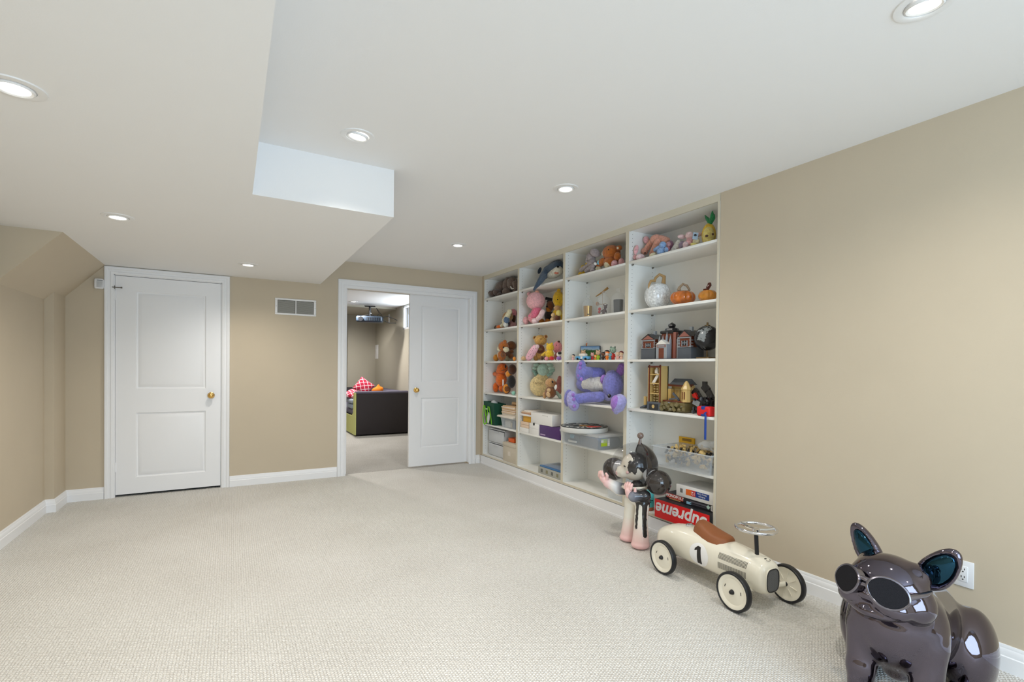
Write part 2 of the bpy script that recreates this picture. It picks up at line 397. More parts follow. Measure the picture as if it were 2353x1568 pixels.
baseboard('baseboard_back', 'white moulded baseboard between the two doors', [(-0.019, YB), (1.024, YB)])
baseboard('baseboard_corner', 'short white baseboard between pocket doorway and shelving', [(2.739, YB), (XR-0.0165, YB)])
baseboard('baseboard_right', 'white moulded baseboard along the right wall', [(XR, 2.172), (XR, YF)])
# ---- recessed lights
GLOW = mat('lamp_glow', (255, 250, 240), emit=9.0)
RING = mat('white_lamp_trim', (236, 236, 236), rough=0.35)
def make_light(loc, label, group, power, tilt=(0.0, 0.0), col=(1.0, 0.937, 0.85), spread=152):
    t = thing('recessed_light', label, 'ceiling light', loc, group=group)
    obj('trim_ring', MB().lathe([(0.083, 0.0005), (0.081, -0.004), (0.062, -0.006), (0.056, -0.004), (0.056, 0.0005)], 40, ring=True), RING, t)
    g = obj('gimbal', MB().lathe([(0.0525, 0.001), (0.0525, -0.0075), (0.048, -0.011), (0.041, -0.008), (0.040, 0.001)], 36, ring=True), RING, t, rot=(tilt[0], tilt[1], 0))
    obj('lens', MB().lathe([(0.0, -0.0075), (0.040, -0.0065), (0.040, 0.001), (0.0, 0.001)], 28), GLOW, t, rot=(tilt[0], tilt[1], 0))
    l = bpy.data.lights.new('recessed_lamp', 'SPOT'); l.energy = power; l.color = col
    l.spot_size = math.radians(spread); l.spot_blend = 1.0; l.shadow_soft_size = 0.045
    o = bpy.data.objects.new('recessed_lamp', l); COL.objects.link(o); o.parent = t; o.location = (0, 0, -0.03)
    return t
G1 = 'recessed lights in the playroom ceiling'
for i, (u, v, z, lab, tl) in enumerate((
    (32, 200, ZS, 'round recessed light in the lowered ceiling beside the sloped stair bulkhead', (0, 0)),
    (271, 498, ZS, 'round recessed light in the lowered ceiling before the hinged door', (0, 0)),
    (570, 608, ZS, 'round recessed light in the lowered ceiling near the vent grille', (0, 0)),
    (822, 312, HC, 'tilted recessed light in front of the ceiling step', (0.12, 0.12)),
    (1300, 433, HC, 'recessed light in the upper ceiling in front of the glass pumpkins bay', (0, 0)),
    (1052, 563, HC, 'recessed light in the upper ceiling before the pocket doorway', (0, 0)),
    (2125, 10, HC, 'tilted recessed light in the upper ceiling near the long bare wall', (0.1, -0.12)))):
    p = at(u, v, Z=z); make_light(p, lab, G1, LAMP_W, tl, spread=118 if u == 822 else 152)
for x, y, z in ((0.55, 0.7, HC), (-0.62, 0.6, ZS), (0.55, -1.2, HC), (1.9, -1.2, HC), (-0.62, -1.0, ZS)):  # extra lamps added out of view to light the playroom
    make_light((x, y, z), 'added recessed light, out of view, in the ceiling between the bare walls and the window', G1+', added out of view near the window', LAMP_W)
# ---- wall fittings
v = thing('vent_grille', 'white louvred air return grille on the tan wall', 'vent', (0.391, YB, 1.778))
VW, VH = 0.406, 0.175
mb = MB().rbox((0, -0.009, 0), (VW, 0, 0.019), 0.003).rbox((0, -0.009, VH-0.019), (VW, 0, VH), 0.003).rbox((0, -0.009, 0.019), (0.025, 0, VH-0.019), 0.003).rbox((VW-0.025, -0.009, 0.019), (VW, 0, VH-0.019), 0.003).rbox((VW/2-0.006, -0.007, 0.019), (VW/2+0.006, 0, VH-0.019), 0.002)
obj('grille_frame', mb, RING, v); xbox('duct_backing', (0.02, -0.0012, 0.015), (VW-0.02, -0.0004, VH-0.015), mat('duct_dark', (70, 70, 66), 0.8), v)
me = MB().add([(0, -0.002, 0), (0.165, -0.002, 0), (0.165, -0.0065, -0.006), (0, -0.0065, -0.006), (0, -0.003, 0.001), (0.165, -0.003, 0.001)],
              [(0, 1, 2, 3), (4, 5, 2, 3)[::-1], (0, 4, 5, 1)]).mesh('louvre', mat('grille_louvre', (176, 175, 168), 0.5), False)
for sx in (0.028, VW/2+0.009):
    for i in range(16): put('louvre', me, v, (sx, 0, 0.027+i*0.0082))
for sx in (0.012, VW-0.012): obj('screw', MB().lathe([(0.0, 0.0105), (0.003, 0.0098), (0.003, 0.008)], 10, Matrix.Translation((sx, 0, VH/2)) @ Matrix.Rotation(PI/2, 4, 'X')), STEEL, v)
s = thing('motion_sensor', 'small white motion sensor on the tan wall beside the hinged door', 'sensor', (-1.048, YB, 1.962))
PLW = mat('white_plastic', (232, 233, 235), rough=0.35)
obj('housing', MB().rbox((-0.034, -0.045, -0.047), (0.034, 0, 0.047), 0.014, seg=3), PLW, s)
obj('sensor_lens', MB().rbox((-0.014, -0.0485, -0.034), (0.030, -0.044, 0.020), 0.003), mat('sensor_lens', (196, 198, 200), 0.25), s)
obj('slot', MB().box((-0.012, -0.0475, 0.026), (0.030, -0.0445, 0.031)), mat('sensor_slot', (120, 122, 124), 0.5), s)
o = thing('wall_outlet', 'white duplex wall outlet low on the tan wall', 'outlet', (XR, 0.8905, 0.355))
obj('cover_plate', MB().rbox((-0.006, -0.036, -0.058), (0, 0.036, 0.058), 0.003), PLW, o)
rb = obj('receptacle', MB().rbox((-0.0085, -0.0165, -0.034), (-0.005, 0.0165, 0.034), 0.0015), PLW, o)
for z in (-0.017, 0.017):
    mb = MB().box((-0.0092, 0.004, z), (-0.0083, 0.0065, z+0.009)).box((-0.0092, -0.0065, z), (-0.0083, -0.004, z+0.008)).lathe([(0.0, 0), (0.0028, 0), (0.0028, 0.001), (0, 0.001)], 10, Matrix.Translation((-0.0083, 0, z-0.007)) @ Matrix.Rotation(-PI/2, 4, 'Y'))
    obj('socket_slots', mb, DARK, rb)
# ---- the far room through the pocket doorway
YE, X2 = 11.6, 2.92
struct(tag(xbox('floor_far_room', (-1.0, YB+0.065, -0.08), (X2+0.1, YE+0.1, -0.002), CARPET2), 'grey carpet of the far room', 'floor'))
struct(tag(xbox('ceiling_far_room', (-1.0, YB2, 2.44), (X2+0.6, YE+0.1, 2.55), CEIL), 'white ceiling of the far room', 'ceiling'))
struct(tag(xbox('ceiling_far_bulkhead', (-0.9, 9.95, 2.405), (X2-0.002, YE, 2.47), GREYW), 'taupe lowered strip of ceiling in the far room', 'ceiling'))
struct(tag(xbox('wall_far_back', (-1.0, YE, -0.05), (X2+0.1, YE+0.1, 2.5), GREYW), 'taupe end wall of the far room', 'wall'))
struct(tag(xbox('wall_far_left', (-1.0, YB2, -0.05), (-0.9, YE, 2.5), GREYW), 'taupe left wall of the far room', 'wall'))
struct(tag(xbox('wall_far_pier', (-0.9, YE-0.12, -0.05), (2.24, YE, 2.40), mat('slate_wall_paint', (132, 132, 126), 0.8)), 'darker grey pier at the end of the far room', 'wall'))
wz0, wz1, wy0, wy1 = 1.965, 2.43, 7.9, 9.5
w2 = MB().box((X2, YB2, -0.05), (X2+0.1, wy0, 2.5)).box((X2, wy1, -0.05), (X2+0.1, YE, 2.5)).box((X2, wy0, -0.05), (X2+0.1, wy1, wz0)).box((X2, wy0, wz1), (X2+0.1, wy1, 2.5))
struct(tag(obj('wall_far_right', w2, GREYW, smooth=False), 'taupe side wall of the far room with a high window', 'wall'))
f2 = MB()
for q in ((wy0, wz0, wy0+0.04, wz1), (wy1-0.03, wz0, wy1, wz1), (wy0, wz0, wy1, wz0+0.035), (wy0, wz1-0.035, wy1, wz1)):
    f2.box((X2+0.01, q[0], q[1]), (X2+0.07, q[2], q[3]))
wn = struct(tag(obj('window_2', f2, TRIM, smooth=False), 'small white high window in the far room', 'window'))
make_light(at(812, 693, Z=2.44), 'recessed light in the far room ceiling', 'recessed light in the far room', 190, col=(1.0, 0.95, 0.9), spread=168)
make_light((0.6, 7.6, 2.44), 'added recessed light in the far room ceiling, out of sight', 'added recessed light in the far room, out of sight', 190, col=(1.0, 0.95, 0.9), spread=168)  # unseen lamp added to lift the dark far room
make_light((1.9, 10.6, 2.405), 'added recessed light, hidden, in the taupe strip above the sofa end', 'recessed light in the far room', 95, col=(1.0, 0.95, 0.9), spread=168)  # another hidden lamp, put in to brighten the far room walls
# ------------------------------------------------------------------ shelving built into the right wall
MEL = mat('white_melamine', (240, 240, 236), rough=0.4, bump=0.02, scale=60)
EDGE = mat('cream_edge_banding', (214, 207, 188), rough=0.45)
HOLE = mat('peg_hole', (60, 58, 54), rough=0.9)
UW, Y0, XB = 0.882, 2.174, 3.118
SHELF_Z = (2.11, 1.71, 1.31, 0.912, 0.515)
FLOOR = {1: 2.1203, 2: 1.7203, 3: 1.3203, 4: 0.9223, 5: 0.5253, 6: 0.1318}
BAYL = {1: 'white open bookcase bay nearest the door wall with folders and bins below', 2: 'white open bookcase bay with the pineapple pillow and stacked boxes',
        3: 'white open bookcase bay with the lavender plush lying sideways', 4: 'white open bookcase bay with glass pumpkins and toy brick buildings'}
def bay_y(b): y = Y0+(4-b)*UW; return y+0.019, y+UW-0.019
hole_mb = MB(); z = 0.2
while z < 2.35:
    for x in (XR+0.037, XB-0.04):
        hole_mb.lathe([(0, 0), (0.0026, 0), (0.0026, 0.0006), (0, 0.0006)], 6, Matrix.Translation((x, 0, z)) @ Matrix.Rotation(PI/2, 4, 'X'))
    z += 0.032
HOLEM = hole_mb.mesh('peg_holes', HOLE, False)
PINM = MB().cyl((0, 0, 0), (0, -0.014, 0), 0.008, 0.007, 10).box((-0.006, -0.014, 0.0), (0.006, 0, 0.004)).mesh('shelf_pin', mat('shelf_pin_metal', (140, 136, 126), 0.4, 0.8))
for b in (1, 2, 3, 4):
    ya, yb = bay_y(b)
    t = thing('bookcase', BAYL[b], 'bookcase', (XR, ya-0.019, 0), group='built-in bookcase bays')
    T = Vector((-XR, -(ya-0.019), 0))
    def pb(name, lo, hi, m=MEL, r=0.0):
        return xbox(name, Vector(lo)+T, Vector(hi)+T, m, t, r)
    for y in (ya-0.019, yb):
        pb('side_panel', (XR, y, 0.108), (XB, y+0.019, 2.392)); pb('edge_band', (XR-0.0012, y+0.0003, 0.108), (XR-0.0001, y+0.0187, 2.366), EDGE)
    pb('back_panel', (XB, ya-0.019, 0.108), (XB+0.012, yb+0.019, 2.392))
    pb('top_panel', (XR+0.001, ya, 2.372), (XB, yb, 2.392)); pb('top_rail', (XR-0.0012, ya-0.019, 2.366), (XR+0.012, yb+0.019, HC), EDGE)
    pb('bottom_panel', (XR, ya, 0.110), (XB, yb, 0.131)); pb('edge_band', (XR-0.0012, ya, 0.110), (XR-0.0001, yb, 0.130), EDGE)
    for i, z in enumerate(SHELF_Z):
        pb('shelf', (XR+0.004, ya+0.001, z-0.0095), (XB, yb-0.001, z+0.0095), MEL, 0.0012)
        for x in (XR+0.037, XB-0.04): put('shelf_pin', PINM, t, (x-XR, yb-(ya-0.019), z-0.0135))
    hl = put('peg_holes', HOLEM, t, (-XR, yb-(ya-0.019), 0)); hl['kind'] = 'stuff'
struct(tag(xbox('trim_5', (XR-0.001, 5.702, 0.105), (XR+0.05, YB+0.01, HC), WALL), 'narrow tan filler strip beside the shelving', 'wall trim'))
tk = MB().box((XR-0.006, Y0-0.002, 0), (XR+0.05, YB, 0.104)).box((XR-0.0105, Y0-0.002, 0), (XR-0.006, YB, 0.018))
struct(tag(obj('baseboard_shelving', tk, TRIM, smooth=False), 'plain white board along the foot of the shelving', 'baseboard'))
# ------------------------------------------------------------------ placing things on the shelves
def pj(P):
    w = Vector(P)-CAM; f = w.dot(FV); return CX+FPX*w.dot(RV)/f, CY-FPX*w.dot(UV)/f
def on(u, x, z):
    v = 850.0
    for _ in range(4):
        p = at(u, v, X=x); v = pj((x, p.y, z))[1]
    return Vector((x, p.y, z))
def mpp(P): return (Vector(P)-CAM).dot(FV)/FPX
E1 = Vector((RV.x, RV.y, 0)).normalized(); E2 = Vector((FV.x, FV.y, 0)).normalized()
class Toy:
    """a shelf toy modelled from rounded lumps; lump(part, material, u, v, ru, rv): centre and half sizes read off the photograph, depth from the shelf"""
    def __init__(s, name, label, cat, bay, row, u, x, group=None):
        s.bay, s.row, s.x = bay, row, x
        p = on(u, x, FLOOR[row]); s.p = p; s.t = thing(name, label, cat, p, group=group); s.obs = []; s.last = None
    def frame(s, u, v, near, dx):
        q = at(u, v, X=s.x+dx); d = (CAM-q).normalized(); return q+d*near
    def lump(s, part, m, u, v, ru, rv, ang=0.0, dep=1.0, near=0.0, dx=0.0, sub=None, label=None, seg=(16, 10), sq=None):
        q = s.frame(u, v, near, dx); k = mpp(q)
        R = Matrix((E1, E2, Vector((0, 0, 1)))).transposed().to_4x4() @ Matrix.Rotation(math.radians(ang), 4, Vector((0, 1, 0)))
        T = Matrix.Translation(q-s.p) @ R @ Matrix.Diagonal((ru*k, min(ru, rv)*k*dep if dep != 1.0 else min(ru, 1.25*rv)*k, rv*k, 1))
        mb = MB()
        if sq is None: mb.lathe([(math.sin(PI*j/seg[1]) if 0 < j < seg[1] else 0.0, -math.cos(PI*j/seg[1])) for j in range(seg[1]+1)], seg[0], T)
        else: mb.rbox((-1, -1, -1), (1, 1, 1), sq, T, 3)
        o = obj(part, mb, m, sub or s.t)
        if label: o['label'] = label
        s.obs.append(o); s.last = o; return o
    def limb(s, part, m, pts, radii, near=0.0, dx=0.0, sub=None, seg=10):
        nr = near if hasattr(near, '__len__') else [near]*len(pts)
        P = [s.frame(u, v, n_, dx)-s.p for (u, v), n_ in zip(pts, nr)]; k = mpp(s.p)
        # rounded ends
        P2 = []; R2 = []
        n = len(P)
        t0 = (P[0]-P[1]).normalized(); t1 = (P[-1]-P[-2]).normalized(); r0, r1 = radii[0]*k, radii[-1]*k
        for c, e in ((0.95, 0.3), (0.7, 0.71), (0.38, 0.92)): P2.append(P[0]+t0*r0*c); R2.append(r0*e)
        for p, r in zip(P, radii): P2.append(p); R2.append(r*k)
        for c, e in ((0.38, 0.92), (0.7, 0.71), (0.95, 0.3)): P2.append(P[-1]+t1*r1*c); R2.append(r1*e)
        o = obj(part, MB().tube(P2, R2, seg), m, sub or s.t); s.obs.append(o); s.last = o; return o
    def done(s, drop=True):
        bpy.context.view_layer.update()
        C = [s.t.matrix_world @ (o.matrix_local @ v.co) if o.parent == s.t else s.t.matrix_world @ (o.parent.matrix_local @ o.matrix_local @ v.co) for o in s.obs for v in o.data.vertices]
        lo = [min(c[i] for c in C) for i in range(3)]; hi = [max(c[i] for c in C) for i in range(3)]
        if drop: s.t.location.z += FLOOR[s.row]-lo[2]+0.0002
        top = {1: 2.371, 2: 2.100, 3: 1.700, 4: 1.300, 5: 0.902, 6: 0.505}[s.row]-0.003
        if drop and hi[2]-lo[2] > top-FLOOR[s.row]: s.t.scale.z = (top-FLOOR[s.row])/(hi[2]-lo[2]); s.t.location.z = FLOOR[s.row]+(s.t.location.z-FLOOR[s.row])*s.t.scale.z
        if hi[0] > XB-0.002: s.t.location.x -= hi[0]-(XB-0.002)
        I = [c.y for c in C if c.x > XR]
        if s.bay and I:
            ya, yb = bay_y(s.bay); l_, h_ = min(I), max(I)
            if l_ < ya+0.002: s.t.location.y += ya+0.002-l_
            elif h_ > yb-0.002: s.t.location.y -= h_-(yb-0.002)
        return s.t
# ------------------------------------------------------------------ plush toys on the shelves
K = plain('toy_black', (22, 20, 20), 0.25); WHT = plain('toy_white', (235, 233, 228), 0.5)
F = {n: plush('plush_'+n, c) for n, c in dict(
    taupe=(126, 108, 98), taupe_d=(92, 74, 66), tan=(196, 150, 100), tan_l=(222, 186, 140), brown=(128, 78, 40), brown_d=(84, 48, 28), choc=(104, 56, 30),
    cream=(240, 226, 190), orange=(235, 112, 28), orange_l=(240, 150, 50), pink=(240, 178, 182), pink_h=(226, 110, 140), pink_p=(246, 206, 208), peach=(232, 168, 146),
    yellow=(246, 196, 40), yellow_p=(248, 220, 130), navy=(52, 62, 78), shark=(62, 82, 104), shark_d=(44, 58, 76), ivory=(236, 230, 214), coral=(226, 140, 116),
    black=(34, 32, 34), denim=(92, 116, 146), mint=(180, 208, 194), mint_d=(150, 186, 172), sand=(226, 204, 150), honey=(214, 168, 92), grey=(164, 152, 152),
    lav=(128, 130, 204), lav_l=(172, 168, 224), violet=(164, 118, 208), plum=(150, 104, 130), blue=(146, 180, 226), lilac=(190, 176, 204), mauve=(188, 118, 112),
    gold=(204, 132, 34), green=(30, 140, 80), white=(238, 234, 226), red=(206, 40, 44), teal=(150, 206, 186), rose=(232, 148, 160), cinn=(190, 108, 40), denimgrey=(120, 132, 150)).items()}
def T(*a, **k): return Toy(*a, **k)
# --- bay 1, row 1
t = T('curly_plush', 'dark curly brown plush heap beside the plush elephant', 'plush toy', 1, 1, 1124, 2.885)
for u, v, r in ((1122, 677, 8), (1131, 674, 9), (1125, 672, 5), (1117, 675, 5), (1137, 679, 6)): t.lump('curl', F['taupe_d'], u, v, r, r*0.85)
t.done()
t = T('plush_elephant', 'large grey-brown plush elephant with a white tusk on the top shelf', 'plush toy', 1, 1, 1160, 3.0)
t.lump('body', F['taupe'], 1152, 655, 16, 19); t.lump('head', F['taupe'], 1176, 641, 13, 15)
t.lump('ear', F['taupe'], 1163, 643, 9, 16, 14, dep=0.5, near=0.05); t.lump('leg', F['taupe'], 1164, 662, 12, 11, near=0.04); t.lump('leg', F['taupe'], 1146, 667, 9, 8)
t.limb('trunk', F['taupe'], [(1182, 640), (1184, 654), (1180, 664)], [6, 5, 4.5], near=0.06); t.limb('tusk', WHT, [(1172, 649), (1175, 653), (1179, 653)], [1.6, 1.6, 0.9], near=0.12)
t.lump('eye', K, 1180, 634, 1.3, 1.5, near=0.085); t.done()
# --- bay 1, row 2
t = T('plush_bear', 'tan plush bear lying back with dark brown feet', 'plush toy', 1, 2, 1145, 2.97)
t.lump('head', F['tan'], 1154, 726, 12, 11); t.lump('muzzle', F['tan_l'], 1147, 729, 6, 5, near=0.035); t.lump('nose', K, 1143, 727, 2, 1.8, near=0.065); t.lump('eye', K, 1151, 722, 1.2, 1.4, near=0.055)
t.lump('ear', F['tan'], 1160, 716, 4, 4); t.lump('body', F['navy'], 1149, 740, 9, 9); t.limb('leg', F['tan'], [(1146, 747), (1136, 750)], [5, 4.5]); t.limb('leg', F['tan'], [(1142, 750), (1130, 751)], [4, 4])
t.lump('foot', F['brown_d'], 1127, 751, 3.2, 5); t.lump('foot', F['brown_d'], 1133.5, 751.5, 3.2, 5, near=0.03); t.done()
t = T('plush_doll', 'cream plush doll in blue denim shorts with orange shoes', 'plush toy', 1, 2, 1162, 2.87)
t.limb('body', F['cream'], [(1168, 722), (1160, 738)], [6, 7]); t.lump('shorts', F['denim'], 1164, 735, 7, 8, near=0.02); t.lump('head', F['cream'], 1171, 716, 6, 6)
t.limb('leg', F['cream'], [(1160, 742), (1152, 749)], [4, 3.5]); t.lump('shoe', F['orange'], 1148, 751, 7.5, 4.5); t.lump('leg', F['white'], 1162, 746, 6, 6.5, near=0.02); t.done()
t = T('plush_doll', 'pink plush doll with long brown hair against the shelf divider', 'plush toy', 1, 2, 1180, 3.07)
t.lump('head', F['rose'], 1180, 714, 8, 10); t.lump('hair', F['brown_d'], 1181, 725, 5, 12, near=0.0); t.lump('ear', F['rose'], 1173, 711, 3.5, 4); t.lump('body', F['pink'], 1178, 741, 9, 11); t.lump('leg', F['pink_h'], 1172, 747, 4, 5, near=0.04); t.done()
# --- bay 1, row 3
t = T('plush_chipmunk', 'ginger and cream plush rodent with bushy tail and pink nose', 'plush toy', 1, 3, 1151, 2.90)
t.lump('head', F['cinn'], 1157, 796, 12, 12); t.lump('ear', F['cinn'], 1160, 785, 4.5, 4.5); t.lump('cheek', F['cream'], 1150, 801, 8, 7, near=0.03); t.lump('cheek', F['cream'], 1163, 803, 7, 6, near=0.03)
t.lump('nose', F['pink_h'], 1149, 797, 2.4, 2, near=0.07); t.lump('eye', K, 1157, 798, 2, 2.4, near=0.07); t.lump('body', F['cinn'], 1153, 817, 10, 12); t.lump('belly', F['cream'], 1149, 816, 7, 9, near=0.02)
t.lump('tail', F['gold'], 1140, 822, 7, 8); t.lump('paw', F['brown'], 1155, 815, 5, 6, near=0.05); t.done()
t = T('plush_chipmunk', 'dark brown and cream plush rodent lying against the divider', 'plush toy', 1, 3, 1175, 3.07)
t.lump('head', F['brown'], 1177, 795, 11, 11); t.lump('cheek', F['cream'], 1172, 801, 9, 7, near=0.03); t.lump('brow', F['ivory'], 1174, 792, 4, 4, near=0.04); t.lump('eye', K, 1173, 793, 1.6, 1.8, near=0.085); t.lump('body', F['cream'], 1168, 819, 9, 12)
t.limb('arm', F['brown'], [(1178, 808), (1169, 813), (1163, 818)], [5, 5, 4.5], near=0.04); t.lump('foot', F['brown'], 1176, 818, 6.5, 7, near=0.05); t.done()
t = T('plush_ball', 'small bright orange plush paw at the shelf divider', 'plush toy', 1, 3, 1182, 2.86)
t.lump('ball', F['orange_l'], 1182, 825, 4, 5); t.done()
# --- bay 1, row 4
t = T('plush_lizard', 'bright orange plush lizard with a pale yellow belly and raised arm', 'plush toy', 1, 4, 1148, 2.97)
t.lump('head', F['orange'], 1153, 847, 13, 13); t.lump('snout', F['orange'], 1148, 853, 10, 8, near=0.025); t.lump('body', F['orange'], 1150, 874, 13, 18); t.lump('belly', F['sand'], 1147, 874, 8, 13, near=0.035)
t.limb('arm', F['orange'], [(1145, 864), (1136, 860)], [5.5, 5.5], near=0.02); t.lump('leg', F['orange'], 1138, 893, 7, 12, near=0.03); t.lump('leg', F['orange'], 1152, 896, 8, 8); t.lump('eye', K, 1160, 842, 2, 4, near=0.07)
t.limb('mouth', F['brown_d'], [(1141, 850), (1149, 853), (1158, 850)], [0.6, 0.6, 0.6], near=0.085); t.done()
t = T('plush_bear', 'dark brown plush bear with orange muzzle and orange foot pads', 'plush toy', 1, 4, 1172, 2.92)
t.lump('head', F['brown_d'], 1177, 850, 10, 12); t.lump('muzzle', F['orange_l'], 1169, 860, 8, 8, near=0.03); t.lump('nose', K, 1164, 855, 3, 2.6, near=0.075); t.lump('body', F['black'], 1175, 878, 10, 15)
l = t.lump('leg', F['brown'], 1164, 894, 10, 12, near=0.03); t.lump('foot_pad', F['orange_l'], 1163, 894, 7.5, 10.5, dep=0.3, near=0.075, sub=l); t.lump('care_tag', WHT, 1156, 880, 1.6, 7, sq=0.1, dep=0.3, near=0.05); t.done()
t = T('plush_turtle', 'mint green plush shell in front of the orange-muzzled bear', 'plush toy', 1, 4, 1181, 2.84)
t.lump('foot', F['teal'], 1180, 903, 5, 5); t.done()
# --- bay 2, row 1 : shark
t = T('plush_shark', 'blue-grey plush shark with white belly, tail hanging over the shelf edge', 'plush toy', 2, 1, 1270, 2.96)
t.limb('body', F['shark'], [(1283, 612), (1273, 617), (1258, 625), (1249, 634)], [14, 15, 13, 9], near=[0, 0, .04, .16]); t.limb('tail', F['shark'], [(1249, 634), (1240, 648), (1227, 666)], [8.5, 6.5, 2.5], near=[.16, .36, .40])
t.limb('belly', F['ivory'], [(1283, 623), (1274, 629), (1262, 634)], [11, 11, 7], near=0.05); t.lump('mouth', F['coral'], 1282, 627, 9, 3.5, -8, near=0.08); t.lump('eye', K, 1282, 613.5, 3, 2.4, near=0.095)
t.limb('back_fin', F['shark_d'], [(1262, 615), (1272, 610), (1281, 609)], [2, 4, 3]); t.lump('side_fin', F['shark_d'], 1240, 622, 4, 8, 20, dep=0.4); t.done(False)
# --- bay 2, row 2
t = T('plush_bear', 'large pink plush bear in a pink dress', 'plush toy', 2, 2, 1220, 2.90)
t.lump('head', F['pink'], 1223, 691, 22, 20.5); t.lump('muzzle', F['pink_p'], 1212, 701, 8, 6, near=0.05); t.lump('nose', F['brown_d'], 1211, 702.5, 2.3, 2, near=0.1); t.lump('eye', K, 1220, 693.5, 1.6, 2, near=0.105); t.lump('eye', K, 1206.5, 699, 1.3, 1.6, near=0.085)
t.lump('ear', F['peach'], 1226, 671, 5, 4.5); t.lump('ear', F['pink'], 1208, 675, 5, 5); t.lump('dress', F['pink_h'], 1226, 719, 14, 14); t.lump('body', F['rose'], 1219, 729, 14, 14); t.limb('arm', F['pink_p'], [(1238, 716), (1233, 727), (1226, 733)], [5.5, 6, 5], near=0.06)
t.lump('leg', F['pink'], 1201, 736, 7, 9, near=0.03); l = t.lump('leg', F['pink_p'], 1221, 737, 8, 7, near=0.07); t.lump('bow', F['pink_h'], 1212, 727, 7, 3.5, 25, near=0.085); t.lump('bow', F['pink_h'], 1216, 724, 3, 7, 25, near=0.085); t.done()
t = T('plush_dog', 'brown plush dog wearing a black graduation cap', 'plush toy', 2, 2, 1259, 3.055)
t.lump('head', F['brown'], 1264, 697, 9, 12); t.lump('muzzle', F['gold'], 1261, 704, 7, 8, near=0.02); t.lump('nose', K, 1257.5, 698, 3, 2.5, near=0.07); c = t.lump('cap', F['black'], 1262, 687, 6, 4); t.lump('cap_board', F['black'], 1261, 681, 8, 3, 12, sq=0.15, near=0.01, sub=c)
t.lump('body', F['black'], 1261, 720, 10, 13); t.lump('foot', F['orange_l'], 1245, 734, 7, 7.5, near=0.03); t.lump('foot', F['orange_l'], 1259, 733, 7, 7.5, near=0.03); t.done()
t = T('plush_bear', 'big yellow plush bear against the shelf divider', 'plush toy', 2, 2, 1281, 3.05)
t.lump('head', F['yellow'], 1283, 683, 13, 19); t.lump('ear', F['yellow'], 1284, 663, 4.5, 4.5); t.lump('muzzle', F['yellow'], 1279, 692, 6, 6, near=0.03); t.lump('nose', K, 1276, 690, 1.8, 1.6, near=0.07); t.lump('eye', K, 1281, 684, 1.1, 1.8, near=0.085); t.lump('body', F['yellow'], 1281, 722, 12, 19); t.done()
t = T('plush_bear', 'small tan plush bear in brown shorts before the yellow bear', 'plush toy', 2, 2, 1278, 2.89)
t.lump('head', F['tan'], 1281, 704, 7, 6); t.lump('snout', F['tan_l'], 1276, 703, 4, 3.5, near=0.02); t.lump('nose', K, 1273, 701, 1.6, 1.4, near=0.04); t.lump('vest', F['yellow_p'], 1284, 715, 6.5, 7); t.lump('shorts', F['choc'], 1281, 727, 7.5, 7.5); t.lump('paw', F['tan_l'], 1271, 720, 5, 5, near=0.02); t.lump('foot', F['tan_l'], 1270, 730, 5.5, 5.5, near=0.02); t.done()
# --- bay 2, row 3
t = T('plush_bear', 'flat honey plush bear holding a chocolate ring doughnut', 'plush toy', 2, 3, 1241, 2.98)
t.lump('head', F['honey'], 1242, 783, 14.5, 12.5, dep=0.7); t.lump('body', F['honey'], 1242, 811, 12, 17, dep=0.7)
for u, v in ((1229, 777.5), (1254, 774.7)):
    e = t.lump('ear', F['honey'], u, v, 4.6, 4.6, dep=0.6); t.lump('inner_ear', F['brown'], u, v, 2.8, 3, dep=0.4, near=0.013, sub=e)
for u, v in ((1236, 781), (1243, 780)): t.lump('eye', K, u, v, 1.2, 1.5, near=0.055)
t.lump('nose', F['brown_d'], 1238, 784, 2.4, 1.5, near=0.06); t.lump('leg', F['honey'], 1232, 824, 6.5, 6.5, near=0.05)
q = t.frame(1240.5, 803, 0.065, 0); k = mpp(q); M_ = Matrix.Translation(q-t.p) @ (CAM-q).to_track_quat('Z', 'Y').to_matrix().to_4x4()
dn = obj('doughnut', MB().tube([(M_ @ Vector((7*k*math.cos(a), 7*k*math.sin(a), 0))) for a in [i*PI/9 for i in range(18)]], 3.6*k, 10, True), F['choc'], t.t); t.obs.append(dn); t.done()
t = T('plush_bolster', 'pink plush bolster with small dark dots leaning on the honey bear', 'plush toy', 2, 3, 1215, 2.862)
DOT = mat('dotted_pink_plush', (242, 190, 204), 0.95)
nt = DOT.node_tree; vo = nt.nodes.new('ShaderNodeTexVoronoi'); vo.inputs['Scale'].default_value = 62; vo.inputs['Randomness'].default_value = 0.4; tcn = nt.nodes.new('ShaderNodeTexCoord'); cr = nt.nodes.new('ShaderNodeValToRGB')
cr.color_ramp.interpolation = 'CONSTANT'; cr.color_ramp.elements[0].color = srgb((70, 50, 60)); cr.color_ramp.elements[1].color = srgb((242, 190, 204)); cr.color_ramp.elements[1].position = 0.27
nt.links.new(tcn.outputs['Object'], vo.inputs['Vector']); nt.links.new(vo.outputs['Distance'], cr.inputs[0]); nt.links.new(cr.outputs[0], nt.nodes['Principled BSDF'].inputs['Base Color'])
t.limb('body', DOT, [(1215, 824), (1223, 812), (1229, 803)], [8, 9, 8]); t.lump('knot', F['pink_p'], 1234, 799, 5, 5); t.lump('foot', F['tan_l'], 1203, 826, 6, 5); t.done()
t = T('plush_bear', 'small yellow plush bear seated beside the honey bear', 'plush toy', 2, 3, 1263, 2.9)
